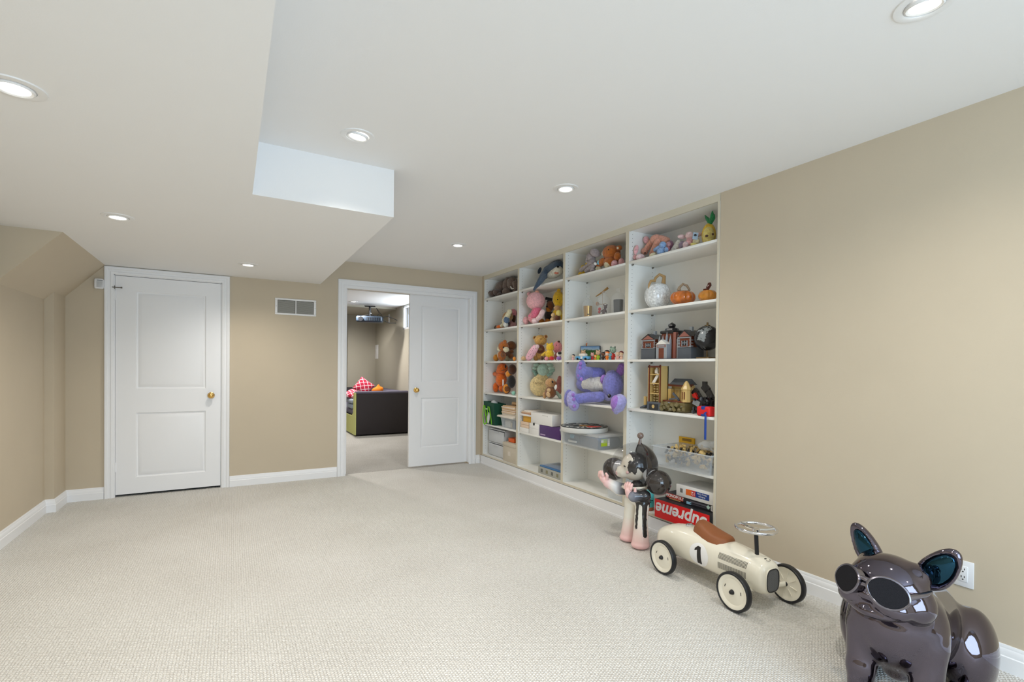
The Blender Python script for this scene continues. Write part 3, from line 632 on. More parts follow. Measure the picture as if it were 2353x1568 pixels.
t.lump('head', F['yellow'], 1264, 798, 9.5, 9.5); t.lump('ear', F['yellow'], 1268, 789, 2.8, 2.8); t.lump('ear', F['yellow'], 1258, 790, 2.6, 2.6); t.lump('muzzle', F['gold'], 1258, 800, 4.5, 4, near=0.025); t.lump('nose', K, 1255, 799, 1.6, 1.4, near=0.05); t.lump('eye', K, 1262, 795, 0.9, 1.2, near=0.05)
t.lump('body', F['yellow'], 1263, 814, 10, 13); t.limb('arm', F['yellow'], [(1254, 810), (1246, 816)], [3.8, 3.4], near=0.02); t.lump('leg', F['yellow'], 1258, 823, 5.5, 5, near=0.04); t.done()
t = T('toy_cushion', 'little red plush cushion in front of the small yellow bear', 'cushion', 2, 3, 1267, 2.845)
t.lump('cushion', F['red'], 1268, 821, 6, 5); t.done()
t = T('plush_mouse', 'pink plush animal lying with two dark brown soles', 'plush toy', 2, 3, 1254, 2.845)
t.lump('body', F['rose'], 1256, 824, 5, 4.5); t.lump('sole', F['brown_d'], 1245.5, 823, 4, 5); t.lump('sole', F['brown_d'], 1252.5, 823, 4, 5); t.done()
t = T('plush_hippo', 'pink plush hippo leaning on the shelf divider', 'plush toy', 2, 3, 1282, 3.02)
t.lump('head', F['rose'], 1281, 797, 11, 14); e = t.lump('ear', F['brown_d'], 1284, 784, 3, 2.8); t.lump('eye', K, 1279, 792, 0.9, 1, near=0.06); t.lump('body', F['mauve'], 1281, 818, 8, 10); t.done()
t = T('plush_penguin', 'tiny white, black and purple soft toy below the pink hippo', 'plush toy', 2, 3, 1284, 2.89)
t.lump('head', WHT, 1284, 815, 5.5, 5.5); t.lump('hair', F['black'], 1286, 812, 4.5, 3.5, near=0.012); t.lump('body', F['violet'], 1284, 824, 6, 4.5); t.lump('belly', WHT, 1281, 826, 3, 3, near=0.02); t.done()
# --- bay 2, row 4
t = T('pineapple_cushion', 'pineapple-shaped cushion with cream fruit and mint green leaves', 'cushion', 2, 4, 1241, 3.0)
t.lump('fruit', F['sand'], 1241, 889, 24, 26, dep=0.55); t.lump('neck', F['sand'], 1246, 867, 14, 9, dep=0.6); t.lump('crown', F['mint'], 1248, 850, 14, 15, dep=0.5)
for u, v, a in ((1233, 838, -10), (1231, 846, 5), (1230, 855, 20), (1233, 862, 30), (1264, 838, 10), (1267, 846, -5), (1268, 853, -25), (1263, 861, -30)):
    t.lump('leaf', F['mint_d'] if v > 850 else F['mint'], u, v, 8, 4.2, a, dep=0.7)
q = t.frame(1234, 882, 0.11, 0); k = mpp(q); ex = E1; INK = plain('stitched_thread', (150, 128, 96), 0.8)
for body, u, v, sz in (('Sweet', 1235, 882, 9.5),):
    q = t.frame(u, v, 0.118 if v < 900 else 0.098, 0); o_ = text('stitched_word', body, sz*k, INK, t.t, basis(q-t.p, ex, (0, 0, 1)), 0.0004, shear=0.25); t.obs.append(o_)
t.done()
t = T('plush_puppy', 'golden brown plush puppy with a baby puppy at its chest', 'plush toy', 2, 4, 1264, 2.88)
t.lump('head', F['tan'], 1264.5, 883, 12, 12)
for u in (1256.5, 1269.5): t.lump('eye', K, u, 880, 2.3, 2.8, near=0.053)
t.lump('snout', F['tan_l'], 1261, 887, 5.5, 5, near=0.035); t.lump('nose', F['brown_d'], 1260, 886, 2.5, 2.2, near=0.063); t.lump('ear', F['brown'], 1276, 886, 4, 8, -15); t.lump('body', F['brown'], 1265, 904, 13, 14); t.lump('leg', F['tan'], 1252, 910, 5, 8, 12, near=0.03)
b = t.lump('baby_puppy', F['tan_l'], 1261, 907.5, 6, 8, near=0.06); t.lump('baby_head', F['tan_l'], 1261, 899, 4.8, 4.6, near=0.075, sub=b); t.lump('eye', K, 1259, 898.5, 0.9, 0.9, near=0.1, sub=b); t.lump('hang_tag', WHT, 1277, 892, 3, 6, 10, dep=0.2, near=0.05); t.done()
t = T('plush_fish', 'mauve plush cone with a mint green fin beside the divider', 'plush toy', 2, 4, 1285, 3.04)
t.limb('body', F['mauve'], [(1286, 868), (1283, 886), (1281, 900)], [4, 7, 9]); t.limb('fin', F['mint'], [(1279, 902), (1287, 913)], [3.5, 4], near=0.09); t.done()
# --- bay 3, row 1
t = T('plush_duck', 'bright yellow plush toy slumped against the grey elephant', 'plush toy', 3, 1, 1333, 2.99)
t.lump('head', F['yellow'], 1343, 599, 9, 8); t.lump('snout', F['gold'], 1350, 600, 6, 4, near=0.02); t.lump('body', F['yellow'], 1333, 611, 11, 11); t.lump('leg', F['yellow'], 1325, 623, 7.5, 8, near=0.02); t.lump('leg', F['yellow'], 1335, 624, 6, 5, near=0.03); t.lump('ear', F['yellow'], 1330, 603, 5, 3); t.done()
t = T('plush_elephant', 'soft grey plush elephant with floppy ears beside the brown lion cub', 'plush toy', 3, 1, 1354, 2.895)
t.lump('head', F['grey'], 1358, 587, 11, 11); t.lump('ear', F['grey'], 1368, 578, 13, 9, 25, dep=0.6, near=0.02); t.limb('trunk', F['grey'], [(1351, 590), (1348, 597), (1352, 600)], [4.5, 4, 3.6], near=0.03); t.lump('body', F['grey'], 1361, 603, 11, 12)
t.limb('leg', F['grey'], [(1356, 605), (1336, 617)], [5.5, 5.5], near=0.03); t.limb('leg', F['grey'], [(1362, 608), (1348, 619)], [5.5, 5.5], near=0.06); t.lump('foot', F['grey'], 1361, 618, 6, 5, near=0.06); t.lump('collar', WHT, 1368, 603, 4, 3.5, 30, near=0.05); t.done()
t = T('plush_lion', 'golden brown plush cub with cream belly, pink feet and a blue heart patch', 'plush toy', 3, 1, 1404, 2.95)
t.lump('head', F['cinn'], 1405, 574, 21, 17); t.lump('muzzle', F['ivory'], 1391, 576, 8.5, 7, near=0.06); t.lump('nose', F['brown_d'], 1387, 572, 2.4, 2.4, near=0.1); t.lump('eye', K, 1398.5, 567, 1.3, 1.8, near=0.105); e = t.lump('ear', F['cinn'], 1423, 563, 7, 6); t.lump('inner_ear', F['ivory'], 1421, 563, 4, 3.5, near=0.02, sub=e)
t.lump('body', F['cinn'], 1404, 597, 18, 15); t.lump('belly', F['cream'], 1398, 600, 10, 12, near=0.05); t.lump('arm', F['cinn'], 1419, 582, 8, 10, near=0.06); a = t.limb('arm', F['cinn'], [(1386, 594), (1376, 601)], [8.5, 8], near=0.06); t.lump('heart_patch', plain('blue_patch', (110, 190, 210), 0.6), 1376.5, 597, 4.5, 5, dep=0.3, near=0.1, sub=a)
t.lump('foot', F['pink'], 1412, 600, 8, 9, near=0.09); t.lump('foot', F['pink'], 1428, 596, 7, 10, near=0.06); t.lump('foot', F['cream'], 1375, 612, 8, 7, near=0.06); t.done()
# --- bay 4, row 1
t = T('plush_rabbit', 'peach plush rabbit bent over with long limbs', 'plush toy', 4, 1, 1493, 2.97)
t.lump('body', F['peach'], 1496, 541, 14, 11); t.limb('leg', F['peach'], [(1486, 546), (1472, 566)], [7, 7]); t.limb('leg', F['peach'], [(1499, 546), (1487, 575)], [8, 7.5], near=0.03); t.limb('arm', F['peach'], [(1507, 539), (1520, 543)], [8, 7]); t.lump('head', F['peach'], 1470, 568, 8, 8, near=0.02); t.lump('eye', K, 1470.5, 572, 1.9, 1.9, near=0.06)
t.lump('ear', F['pink'], 1474, 543, 7, 9, -20); t.lump('foot', F['peach'], 1484, 584, 7, 6, near=0.03); t.done()
t = T('plush_rabbit', 'pale pink plush rabbit with ruffled ears lying at the shelf side', 'plush toy', 4, 1, 1463, 2.865)
t.lump('head', F['pink_p'], 1466, 588, 10, 7.5); t.lump('ear', F['pink'], 1457, 571, 5, 11, 12, dep=0.5); t.lump('ear', F['pink'], 1455, 588, 5, 6); t.done()
t = T('plush_rabbit', 'small light blue plush rabbit with one cream ear', 'plush toy', 4, 1, 1518, 2.88)
t.lump('head', F['blue'], 1523, 557, 8, 8); t.limb('ear', F['blue'], [(1516, 562), (1506, 568)], [5, 5]); t.lump('arm', F['blue'], 1531, 568, 5, 6); t.lump('body', F['blue'], 1520, 572, 11, 9); t.lump('ear', F['cream'], 1502, 580, 11, 5.5, -18); t.done()
t = T('plush_doll', 'pink-faced plush doll in a pale grey dress', 'plush toy', 4, 1, 1547, 2.965)
t.lump('hair', F['plum'], 1540, 553, 8, 11); t.lump('face', F['pink'], 1536, 551, 6, 6, near=0.03); t.lump('arm', F['rose'], 1535, 562, 5, 6, near=0.03); t.limb('dress', F['white'], [(1560, 547), (1549, 567)], [7, 9], near=0.02); t.lump('sash', F['lilac'], 1567, 552, 9, 9); t.lump('foot', F['pink_p'], 1560, 566, 8, 6, near=0.02); t.done()
t = T('plush_rabbit', 'white-pink plush rabbit with a blue hang tag and long ears', 'plush toy', 4, 1, 1586, 2.91)
t.lump('head', F['pink_p'], 1584, 534, 9, 9); t.lump('ear', F['pink_p'], 1567, 537, 10, 5, 5); t.lump('ear', F['pink_p'], 1604, 532, 10, 5, -12, dx=0.03); t.lump('body', F['pink'], 1585, 548, 9, 9); t.lump('leg', F['pink_p'], 1576, 555, 7, 8, near=0.03); t.lump('leg', F['yellow_p'], 1596, 556, 10, 5, 18, near=0.03); t.lump('belly', F['cream'], 1600, 547, 8, 8); t.lump('paw', F['pink_p'], 1574, 562, 5, 4.5, near=0.04)
g = t.lump('hang_tag', plain('tag_blue', (160, 176, 190), 0.5), 1598, 535, 6, 8, 8, sq=0.05, dep=0.12, near=0.08); t.lump('tag_print', K, 1598, 533, 3, 2.5, dep=0.2, near=0.09, sub=g); t.done()
t = T('plush_pineapple', 'yellow plush pineapple with a smiling face and green leaves', 'plush toy', 4, 1, 1630, 2.95)
t.lump('body', F['yellow'], 1629, 527, 16, 27, dep=0.9); t.lump('face', F['yellow_p'], 1628, 529, 13, 21, near=0.03); t.lump('eye', F['brown_d'], 1624, 529, 3.6, 2.8, near=0.105); t.lump('eye', F['brown_d'], 1638, 525, 2.4, 2.8, near=0.09); t.lump('snout', F['yellow_p'], 1630, 539, 8, 6, near=0.06)
for u, v, a in ((1633, 493, 0), (1626, 490, -38), (1640, 488, 12), (1637, 480, 2), (1629, 496, -60)): t.limb('leaf', F['green'], [(1633, 500), (u, v), (u+math.sin(math.radians(a))*9, v-8)], [4, 4, 1.2])
t.done()
# --- bay 3, row 4 : large lavender plush lying on its side
t = T('plush_creature', 'large lavender-blue plush animal lying on its side with white belly', 'plush toy', 3, 4, 1365, 2.98)
t.limb('body', F['lav'], [(1342, 882), (1362, 882), (1392, 884)], [19, 24, 22]); t.limb('belly', F['white'], [(1350, 884), (1368, 882), (1388, 884)], [15, 19, 16], near=0.06)
t.lump('head', F['lav'], 1408, 884, 24, 31, near=.06); t.lump('cheek', F['lav_l'], 1398, 906, 14, 16, near=0.07); t.lump('nose', F['violet'], 1387, 872, 8, 11, 12, near=0.12)
t.lump('eye', K, 1400, 910, 4, 5, near=0.145); t.lump('eye_shine', WHT, 1399, 908, 1.2, 1.4, near=0.165)
l = t.limb('leg', F['lav'], [(1378, 858), (1356, 855), (1342, 854)], [13, 12, 12], near=[.04, .16, .34]); ft = t.lump('foot', F['lav'], 1335, 853, 12, 26, 6, near=0.36)
for u, v in ((1334, 836), (1333, 846), (1330, 863), (1336, 872)): t.lump('toe_pad', F['violet'], u, v, 4, 4.5, near=0.415, sub=ft)
l = t.limb('leg', F['lav'], [(1378, 912), (1348, 914), (1328, 917)], [12, 12, 12], near=[.2, .27, .37]); ft = t.lump('foot', F['lav_l'], 1317, 922, 15, 24, -12, near=0.42); t.lump('foot_back', F['lav'], 1306, 915, 10, 20, 5, near=0.39)
for u, v in ((1317, 908), (1319, 918), (1320, 934)): t.lump('toe_pad', F['violet'], u, v, 4, 4.5, near=0.475, sub=ft)
e = t.limb('ear', F['lav_l'], [(1424, 922), (1420, 938), (1416, 946)], [14, 12, 6], near=0.37); t.limb('inner_ear', F['violet'], [(1418, 922), (1414, 934), (1411, 941)], [12.5, 10.5, 4.5], near=0.40, sub=e)
t.limb('ear', F['violet'], [(1424, 856), (1428, 842)], [9, 7], near=-0.02); t.lump('brow', F['lav_l'], 1404, 858, 12, 7, -15, near=0.06); t.done(False)
# ------------------------------------------------------------------ boxes, bins and models on the shelves
CLEAR = mat('clear_plastic', (226, 232, 236), rough=0.12, alpha=0.26, spec=0.6)
CLEARLID = mat('cloudy_plastic', (232, 235, 236), rough=0.3, alpha=0.55)
FROST = mat('frosted_plastic', (226, 228, 230), rough=0.35, alpha=0.8)
GLASS = mat('thin_glass', (240, 244, 245), rough=0.03, alpha=0.16, spec=0.8)
CARD = mat('white_card', (236, 235, 232), rough=0.55); BEIGE = mat('beige_fabric_box', (208, 198, 180), 0.85, bump=0.3, scale=300)
def zat(u, v, x): return at(u, v, X=x).z
def yat(u, x, z): return on(u, x, z).y
def boxthing(name, label, cat, lo, hi, m, part='body', r=0.002, rz=0.0, group=None):
    c = Vector(((lo[0]+hi[0])/2, (lo[1]+hi[1])/2, lo[2])); t = thing(name, label, cat, c, rz, group)
    h = ((hi[0]-lo[0])/2, (hi[1]-lo[1])/2, hi[2]-lo[2])
    xbox(part, (-h[0], -h[1], 0), h, m, t, r); t['_h'] = h; return t, h
def tub(t, part, a, b, h, m, th=0.003, taper=0.9, rim=0.0):
    """open tub a x b (half sizes), height h"""
    ka, kb = a*taper, b*taper
    rings = [(ka, kb, 0.0), (a, b, h), (a+rim, b+rim, h), (a+rim, b+rim, h-0.008 if rim else h), (a-th, b-th, h-0.002), (ka-th, kb-th, th)]
    vs = [p for x, y, z in rings for p in ((-x, -y, z), (x, -y, z), (x, y, z), (-x, y, z))]; n = len(rings)
    fs = [(i*4+j, i*4+(j+1) % 4, (i+1)*4+(j+1) % 4, (i+1)*4+j) for i in range(n-1) for j in range(4)]+[(0, 1, 2, 3), tuple((n-1)*4+j for j in range(4))]
    return obj(part, MB().add(vs, fs), m, t, smooth=False)
# --- bay 1, row 5
Z5 = FLOOR[5]
t = thing('tote_bag', 'dark green tote bag with hanging lime green handles', 'bag', (2.81, 5.5, Z5))
GR = mat('dark_green_fabric', (16, 74, 54), 0.7, bump=0.2, scale=300); LIME = mat('lime_webbing', (118, 196, 22), 0.7)
x0, x1, y0, y1, hh = 0.0, 0.15, -0.135, 0.13, 0.28
obj('bag_body', MB().add([(x0+.01, y0+.01, 0), (x1, y0+.01, 0), (x1, y1-.01, 0), (x0+.01, y1-.01, 0), (x0-.02, y0-.02, hh), (x1, y0-.02, hh-.015), (x1, y1, hh), (x0-.02, y1, hh+.01), (x0-.014, y0-.014, hh-.004), (x1-.006, y0-.014, hh-.02), (x1-.006, y1-.006, hh-.004), (x0-.014, y1-.006, hh+.004), (x0+.015, y0+.02, .02), (x1-.01, y0+.02, .02), (x1-.01, y1-.02, .02), (x0+.015, y1-.02, .02)],
    [(0, 1, 2, 3)]+[(i, (i+1) % 4, 4+(i+1) % 4, 4+i) for i in range(4)]+[(4+i, 4+(i+1) % 4, 8+(i+1) % 4, 8+i) for i in range(4)]+[(8+i, 8+(i+1) % 4, 12+(i+1) % 4, 12+i) for i in range(4)]+[(12, 13, 14, 15)]), GR, t, smooth=False)
def ribbon(pts, w, m, name, par, nrm=(1, 0, 0)):
    n = Vector(nrm); vs = []; fs = []
    P = [Vector(p) for p in pts]
    for i, p in enumerate(P):
        d = (P[min(i+1, len(P)-1)]-P[max(i-1, 0)]).normalized(); s = d.cross(n).normalized()*w/2
        vs += [p+s, p-s, p-s-n*0.002, p+s-n*0.002]
    for i in range(len(P)-1):
        for j in range(4): fs.append((i*4+j, i*4+(j+1) % 4, (i+1)*4+(j+1) % 4, (i+1)*4+j))
    fs += [(0, 1, 2, 3), tuple(len(vs)-4+j for j in range(4))]
    return obj(name, MB().add(vs, fs), m, par, smooth=True)
ribbon([(-.022, .115, .235), (-.035, .118, .12), (-.03, .10, .01), (-.035, .06, .0), (-.02, .03, .03), (-.024, .065, .14), (-.024, .085, .235)], 0.022, LIME, 'handle', t)
ribbon([(-.012, -.085, .01), (-.02, -.07, .12), (-.03, -.045, .225), (-.03, -.015, .225), (-.022, .02, .12)], 0.02, LIME, 'handle', t)
for i in range(5): obj('print_mark', MB().box((-.0222, .085-i*.019-.013, .185), (-.0212, .085-i*.019, .205), Matrix.Identity(4)), plain('bag_print', (205, 216, 208), .6), t)
obj('bag_emblem', MB().lathe([(0, 0), (1, 0), (1, 0.03), (0, 0.03)], 24, basis((-.015, .0, .085), (0, -1, 0), (0.06, 0, 1)) @ Matrix.Diagonal((0.034, 0.072, 0.05, 1))), plain('bag_emblem_white', (222, 226, 218), 0.6), t)
for i, (y, x, z, r) in enumerate(((-.01, 0.06, 0.255, 0.05), (0.072, 0.06, 0.232, 0.033))):
    tag(obj('white_ball', MB().ell((0, 0, 0), r), mat('grey_white_foam', (206, 208, 208), 0.6), loc=(2.81+x, 5.5+y, Z5+z)), ('grey-white ball in the green tote, higher one' if i == 0 else 'grey-white ball in the green tote, lower one'), 'ball')
t = thing('storage_bin', 'clear plastic bin with craft supplies under the folder stack', 'bin', (2.965, 5.06, Z5))
tub(t, 'tub', 0.14, 0.17, 0.115, CLEAR); obj('bin_lid', MB().rbox((-.145, -.175, .112), (.145, .175, .122), .004), CLEARLID, t)
for i, (m, lo, hi) in enumerate(((plain('supply_blue', (60, 78, 110)), (-.11, -.14, .005), (-.02, -.06, .09)), (plain('supply_tan', (200, 176, 130)), (-.11, -.05, .005), (-.0, -.02, .07)), (plain('supply_white', (220, 218, 210)), (-.10, -.0, .005), (.08, .13, .085)))):
    xbox('supplies', lo, hi, m, t, 0.006)
zz = Z5+0.123; random.seed(11)
for i in range(13):
    th = random.uniform(0.007, 0.013); c = [(230, 212, 196), (226, 196, 160), (236, 222, 208), (214, 180, 140)][i % 4] if i > 4 else (234, 226, 214)
    dx, dy = random.uniform(-.012, .004), random.uniform(-.01, .014)
    a = (2.835+dx-(.03 if i < 2 else 0), 4.90+dy*0.3-(0.0), zz); b = (3.09, 5.22+dy+(.06 if i < 2 else 0), zz+th)
    t, h = boxthing('paper_folder', 'cream paper folder in the stack on the clear craft bin' if i > 1 else 'large cream sheet bundle at the bottom of the folder stack', 'folder', a, b, mat('folder_%d' % (i % 5 if i > 4 else 9), c, 0.8), 'sheets', 0.002, random.uniform(-.03, .03), 'folders stacked on the clear bin')
    zz += th+0.0006
t = tag(obj('paper_roll', MB().cyl((2.96, 4.91, zz+.021), (2.96, 5.17, zz+.021), .02, seg=20), mat('kraft_roll', (226, 192, 150), .7)), 'tan paper roll lying on top of the folder stack', 'paper roll')
# --- bay 1, row 6
Z6 = FLOOR[6]
for i in (0, 1):
    lb = 'white plastic drawer box, lower of two beside the beige box' if i == 0 else 'white plastic drawer box, upper of two beside the beige box'
    t = thing('drawer_box', lb, 'storage box', (2.985, 5.42, Z6+i*0.171), group='white plastic drawer boxes')
    obj('shell', MB().box((-.11, -.21, 0), (.11, .21, .006)).box((-.11, -.21, .155), (.11, .21, .168)).box((-.11, -.21, 0), (.11, -.204, .16)).box((-.11, .204, 0), (.11, .21, .16)).box((.104, -.21, 0), (.11, .21, .16)), FROST, t, smooth=False)
    d = obj('drawer', MB().rbox((-.122, -.198, .008), (-.108, .198, .148), .005).box((-.11, -.195, .01), (.1, .195, .1)), FROST, t)
    obj('drawer_pull', MB().rbox((-.13, -.06, .128), (-.118, .06, .146), .004), FROST, d)
    xbox('drawer_contents', (-.10, -.18, .012), (.09, .18, .09), mat('paper_contents', (214, 212, 208), .8), d)
t, h = boxthing('storage_box', 'beige fabric storage box with lid and label holder', 'storage box', (2.825, 4.862, Z6), (3.09, 5.165, Z6+.185), BEIGE)
obj('box_lid', MB().rbox((-h[0]-.005, -h[1]-.003, .182), (h[0]+.003, h[1]+.004, .225), .005), BEIGE, t); xbox('label_plate', (-h[0]-.002, -.03, .075), (-h[0]+.001, .03, .125), mat('label_cream', (224, 214, 200), .6), t)
t, h = boxthing('craft_pack', 'orange craft pack lying on the beige storage box', 'pack', (2.87, 4.98, Z6+.2265), (2.96, 5.12, Z6+.275), mat('orange_pack', (226, 98, 26), .45), 'pack', .006)
t, h = boxthing('craft_pack', 'dark grey pouch beside the orange pack on the beige box', 'pack', (2.88, 4.875, Z6+.2265), (2.99, 4.965, Z6+.285), mat('dark_pouch', (92, 84, 84), .4), 'pouch', .015)
# --- bay 2, row 5
t, h = boxthing('card_box', 'flat white card box under the cream books', 'box', (2.83, 4.595, Z5), (3.05, 4.785, Z5+.048), CARD)
for i in range(2):
    boxthing('book', 'cream book lying on the flat white box, %s' % ('lower' if i == 0 else 'upper'), 'book', (2.835, 4.6, Z5+.049+i*.033), (3.04, 4.775, Z5+.080+i*.033), mat('cream_book', (232, 206, 182), .6), 'cover')
t, h = boxthing('card_box', 'mustard yellow card box on the cream books', 'box', (2.85, 4.575, Z5+.1155), (3.04, 4.745, Z5+.18), mat('mustard_card', (214, 160, 44), .5))
for i, (c, th, y1) in enumerate((((236, 234, 232), .022, 4.795), ((196, 150, 116), .012, 4.77), ((226, 198, 170), .013, 4.75), ((238, 228, 216), .016, 4.70))):
    boxthing('book', ['white ring binder on the mustard box', 'brown notebook on the white binder', 'tan notebook below the top sheets', 'pale paper pad on top of the notebooks'][i], 'book', (2.835, 4.56, Z5+.181+sum((.0226, .0126, .0136)[:i])), (3.04, y1, Z5+.181+sum((.0226, .0126, .0136)[:i])+th), mat('pile_%d' % i, c, .6), 'cover', .002, [.02, -.05, .04, .1][i])
t, h = boxthing('mailer_box', 'white card mailer box with a finger notch, below the larger one', 'box', (2.825, 4.385, Z5), (3.05, 4.572, Z5+.118), CARD)
obj('finger_notch', MB().lathe([(0, 0), (.016, 0), (.016, .002), (0, .002)], 16, Matrix.Translation((-h[0]-.0012, .0, .112)) @ Matrix.Rotation(PI/2, 4, 'Y'), a0=0, a1=2*PI), DARK, t); xbox('flap_line', (-h[0]-.0008, -h[1]+.01, .064), (-h[0], h[1]-.01, .066), mat('card_crease', (190, 188, 184), .6), t)
t, h = boxthing('mailer_box', 'larger white card mailer box set on top with its lid tab', 'box', (2.83, 4.14, Z5+.1195), (3.05, 4.548, Z5+.235), CARD)
t['label'] = 'larger white card mailer box resting on the notched one'
obj('lid_tab', MB().box((-h[0]-.0012, -.12, .098), (-h[0], -.02, .102)).box((-h[0]-.0012, -.122, .09), (-h[0], -.118, .102)), mat('card_crease', (190, 188, 184), .6), t)
t, h = boxthing('shoe_box', 'dark purple box with a pale logo word', 'box', (2.83, 4.0, Z5), (3.0, 4.372, Z5+.1165), mat('purple_card', (78, 46, 108), .45))
for i in range(8): obj('print_mark', MB().box((-h[0]-.0008, .17-i*.012-.009, .014), (-h[0], .17-i*.012, .026)), plain('purple_print', (196, 172, 206), .5), t)
for i in range(2): obj('print_mark', MB().box((-.06+i*.045, -h[1]-.0008, .012), (-.035+i*.045, -h[1], .026)), plain('purple_print2', (236, 230, 240), .5), t)
# --- bay 2, row 6
t, h = boxthing('kit_box', 'grey craft kit box with blue film-wrapped tray', 'box', (2.825, 3.965, Z6), (3.08, 4.385, Z6+.072), mat('grey_kit_card', (168, 168, 160), .5))
xbox('blue_tray', (-h[0]+.006, -h[1]+.004, .0722), (h[0]-.004, h[1]-.02, .088), mat('blue_tray', (60, 112, 164), .25), t, .004)
for i in range(4): obj('kit_print', MB().box((-h[0]-.001, .14-i*.095-.018, .02), (-h[0], .14-i*.095+.018, .055)).box((-h[0]-.0014, .14-i*.095-.008, .03), (-h[0]-.001, .14-i*.095+.010, .045)), mat('kit_print_%d' % (i % 2), (108+30*(i % 2), 110+24*(i % 2), 106), .6), t)
obj('film_wrap', MB().rbox((-h[0]+.02, -h[1]+.02, .088), (h[0]-.01, h[1]-.05, .1), .006), CLEAR, t)
for b, u in ((2, 1212), (3, 1325)):
    p = on(u, 3.03, Z6); tag(obj('steel_bracket', MB().rbox((-.012, -.02, 0), (.012, .02, .022), .003), mat('bracket_metal', (150, 150, 142), .4, .7), loc=(3.0, p.y, Z6)), 'small metal bracket on the empty bottom shelf of the %s bay' % ('boxes' if b == 2 else 'lavender plush'), 'bracket')
# --- bay 3, row 2 : glass domes
def cloche(label, u, x, r, h, knob=.02):
    p = on(u, x, FLOOR[2]+.0005); t = thing('glass_cloche', label, 'glass dome', p)
    pr = [(r, 0), (r, h*.62)]+[(r*math.cos(a), h*.62+h*.30*math.sin(a)) for a in [i*PI/2/8 for i in range(1, 8)]]+[(.006, h*.925)]
    obj('dome', MB().lathe(pr, 28), GLASS, t); obj('glass_knob', MB().ell((0, 0, h*.92+knob*.9), knob), GLASS, t); return p
p = cloche('clear glass dome covering the gold candle', 1350.5, 2.93, .054, .20)
t = thing('candle', 'gold metal candle jar under the first glass dome', 'candle', p); obj('jar', MB().lathe([(.036, .002), (.041, .09), (.041, .112), (.037, .112), (.036, .1), (0, .1)], 28), mat('gold_metal', (206, 166, 96), .25, .9), t); obj('round_label', MB().lathe([(0, 0), (.008, 0), (.008, .001), (0, .001)], 14, Matrix.Translation((-.024, -.0335, .03)) @ Matrix.Rotation(PI/2, 4, 'X') @ Matrix.Rotation(-.6, 4, 'Y')), K, t)
p = cloche('clear glass dome covering the little bear figurine', 1387, 2.93, .062, .205)
t = thing('bear_figurine', 'brown bear figurine with red heart balloons under glass', 'figurine', p)
BRC = plain('chocolate_resin', (82, 40, 34), .3)
obj('figure', MB().ell((.006, -.004, .035), (.022, .02, .034)).ell((.012, -.008, .082), (.016, .016, .018)).ell((.024, -.014, .1), .007).ell((.0, 0, .1), .007).tube([(-.01, 0, .05), (-.03, 0, .04)], .007), BRC, t); obj('heart_balloons', MB().ell((-.032, .018, .062), (.015, .012, .015)).ell((-.034, .02, .035), (.012, .01, .014)), plain('heart_red', (196, 26, 32), .3), t); obj('base', MB().lathe([(.05, .0005), (.05, .01), (.046, .014), (0, .014)], 24), plain('figurine_base', (150, 132, 84), .5), t); obj('white_ribbon', MB().box((-.004, -.026, .014), (.01, -.02, .03)), WHT, t)
p = cloche('clear glass dome covering the black candle', 1420.5, 2.91, .061, .20, .021)
t = thing('candle', 'matte black candle glass under the dome by the divider', 'candle', p); obj('jar', MB().lathe([(.038, .002), (.043, .12), (.040, .121), (.038, .11), (0, .11)], 28), mat('black_candle', (52, 52, 54), .28), t)
p = on(1384, 3.04, FLOOR[2]); t = thing('weather_vane', 'small gold biplane ornament balanced on a thin stand', 'ornament', p); GOLD = mat('gold_metal2', (190, 150, 96), .3, .9)
obj('stand', MB().lathe([(.03, 0), (.03, .006), (0, .008)], 20).cyl((0, 0, .006), (0, 0, .235), .0018, seg=8), GOLD, t); obj('plane_body', MB().tube([(-.045, .045, .205), (0, 0, .245), (.035, -.035, .285)], [.004, .009, .012], 8), GOLD, t); obj('plane_wing', MB().rbox((-.018, -.012, .228), (.018, .012, .234), .002, Matrix.Translation((0, 0, .01))), GOLD, t); obj('propeller', MB().ell((-.035, .03, .135), (.02, .004, .02)), mat('rose_gold', (226, 186, 160), .3, .8), t); obj('arm', MB().tube([(-.035, .03, .135), (0, 0, .13), (.03, -.02, .14)], .003, 6), GOLD, t)
# --- bay 3, row 3 : light-box picture, toy car and figures
pz0 = FLOOR[3]
PIC = mat('landscape_print', (90, 140, 190), .4); nt = PIC.node_tree; tcn = nt.nodes.new('ShaderNodeTexCoord'); sx = nt.nodes.new('ShaderNodeSeparateXYZ'); nz = nt.nodes.new('ShaderNodeTexNoise'); nz.inputs['Scale'].default_value = 22; ad = nt.nodes.new('ShaderNodeMath'); ad.operation = 'MULTIPLY_ADD'; ad.inputs[1].default_value = .045; cr = nt.nodes.new('ShaderNodeValToRGB')
E_ = cr.color_ramp.elements; E_[0].color = srgb((120, 160, 90)); E_[0].position = .02; E_[1].color = srgb((70, 120, 180)); E_[1].position = .185
for p_, c_ in ((.08, (70, 110, 50)), (.125, (48, 92, 52)), (.135, (170, 196, 216)), (.155, (120, 160, 206))): e_ = E_.new(p_); e_.color = srgb(c_)
nt.links.new(tcn.outputs['Object'], sx.inputs[0]); nt.links.new(tcn.outputs['Object'], nz.inputs['Vector']); nt.links.new(nz.outputs['Fac'], ad.inputs[0]); nt.links.new(sx.outputs['Z'], ad.inputs[2]); nt.links.new(ad.outputs[0], cr.inputs[0]); nt.links.new(cr.outputs[0], nt.nodes['Principled BSDF'].inputs['Base Color'])
pa = on(1356, 3.05, pz0); t = thing('picture_panel', 'landscape picture panel with blue sky and green fields', 'picture', pa, math.radians(-62))
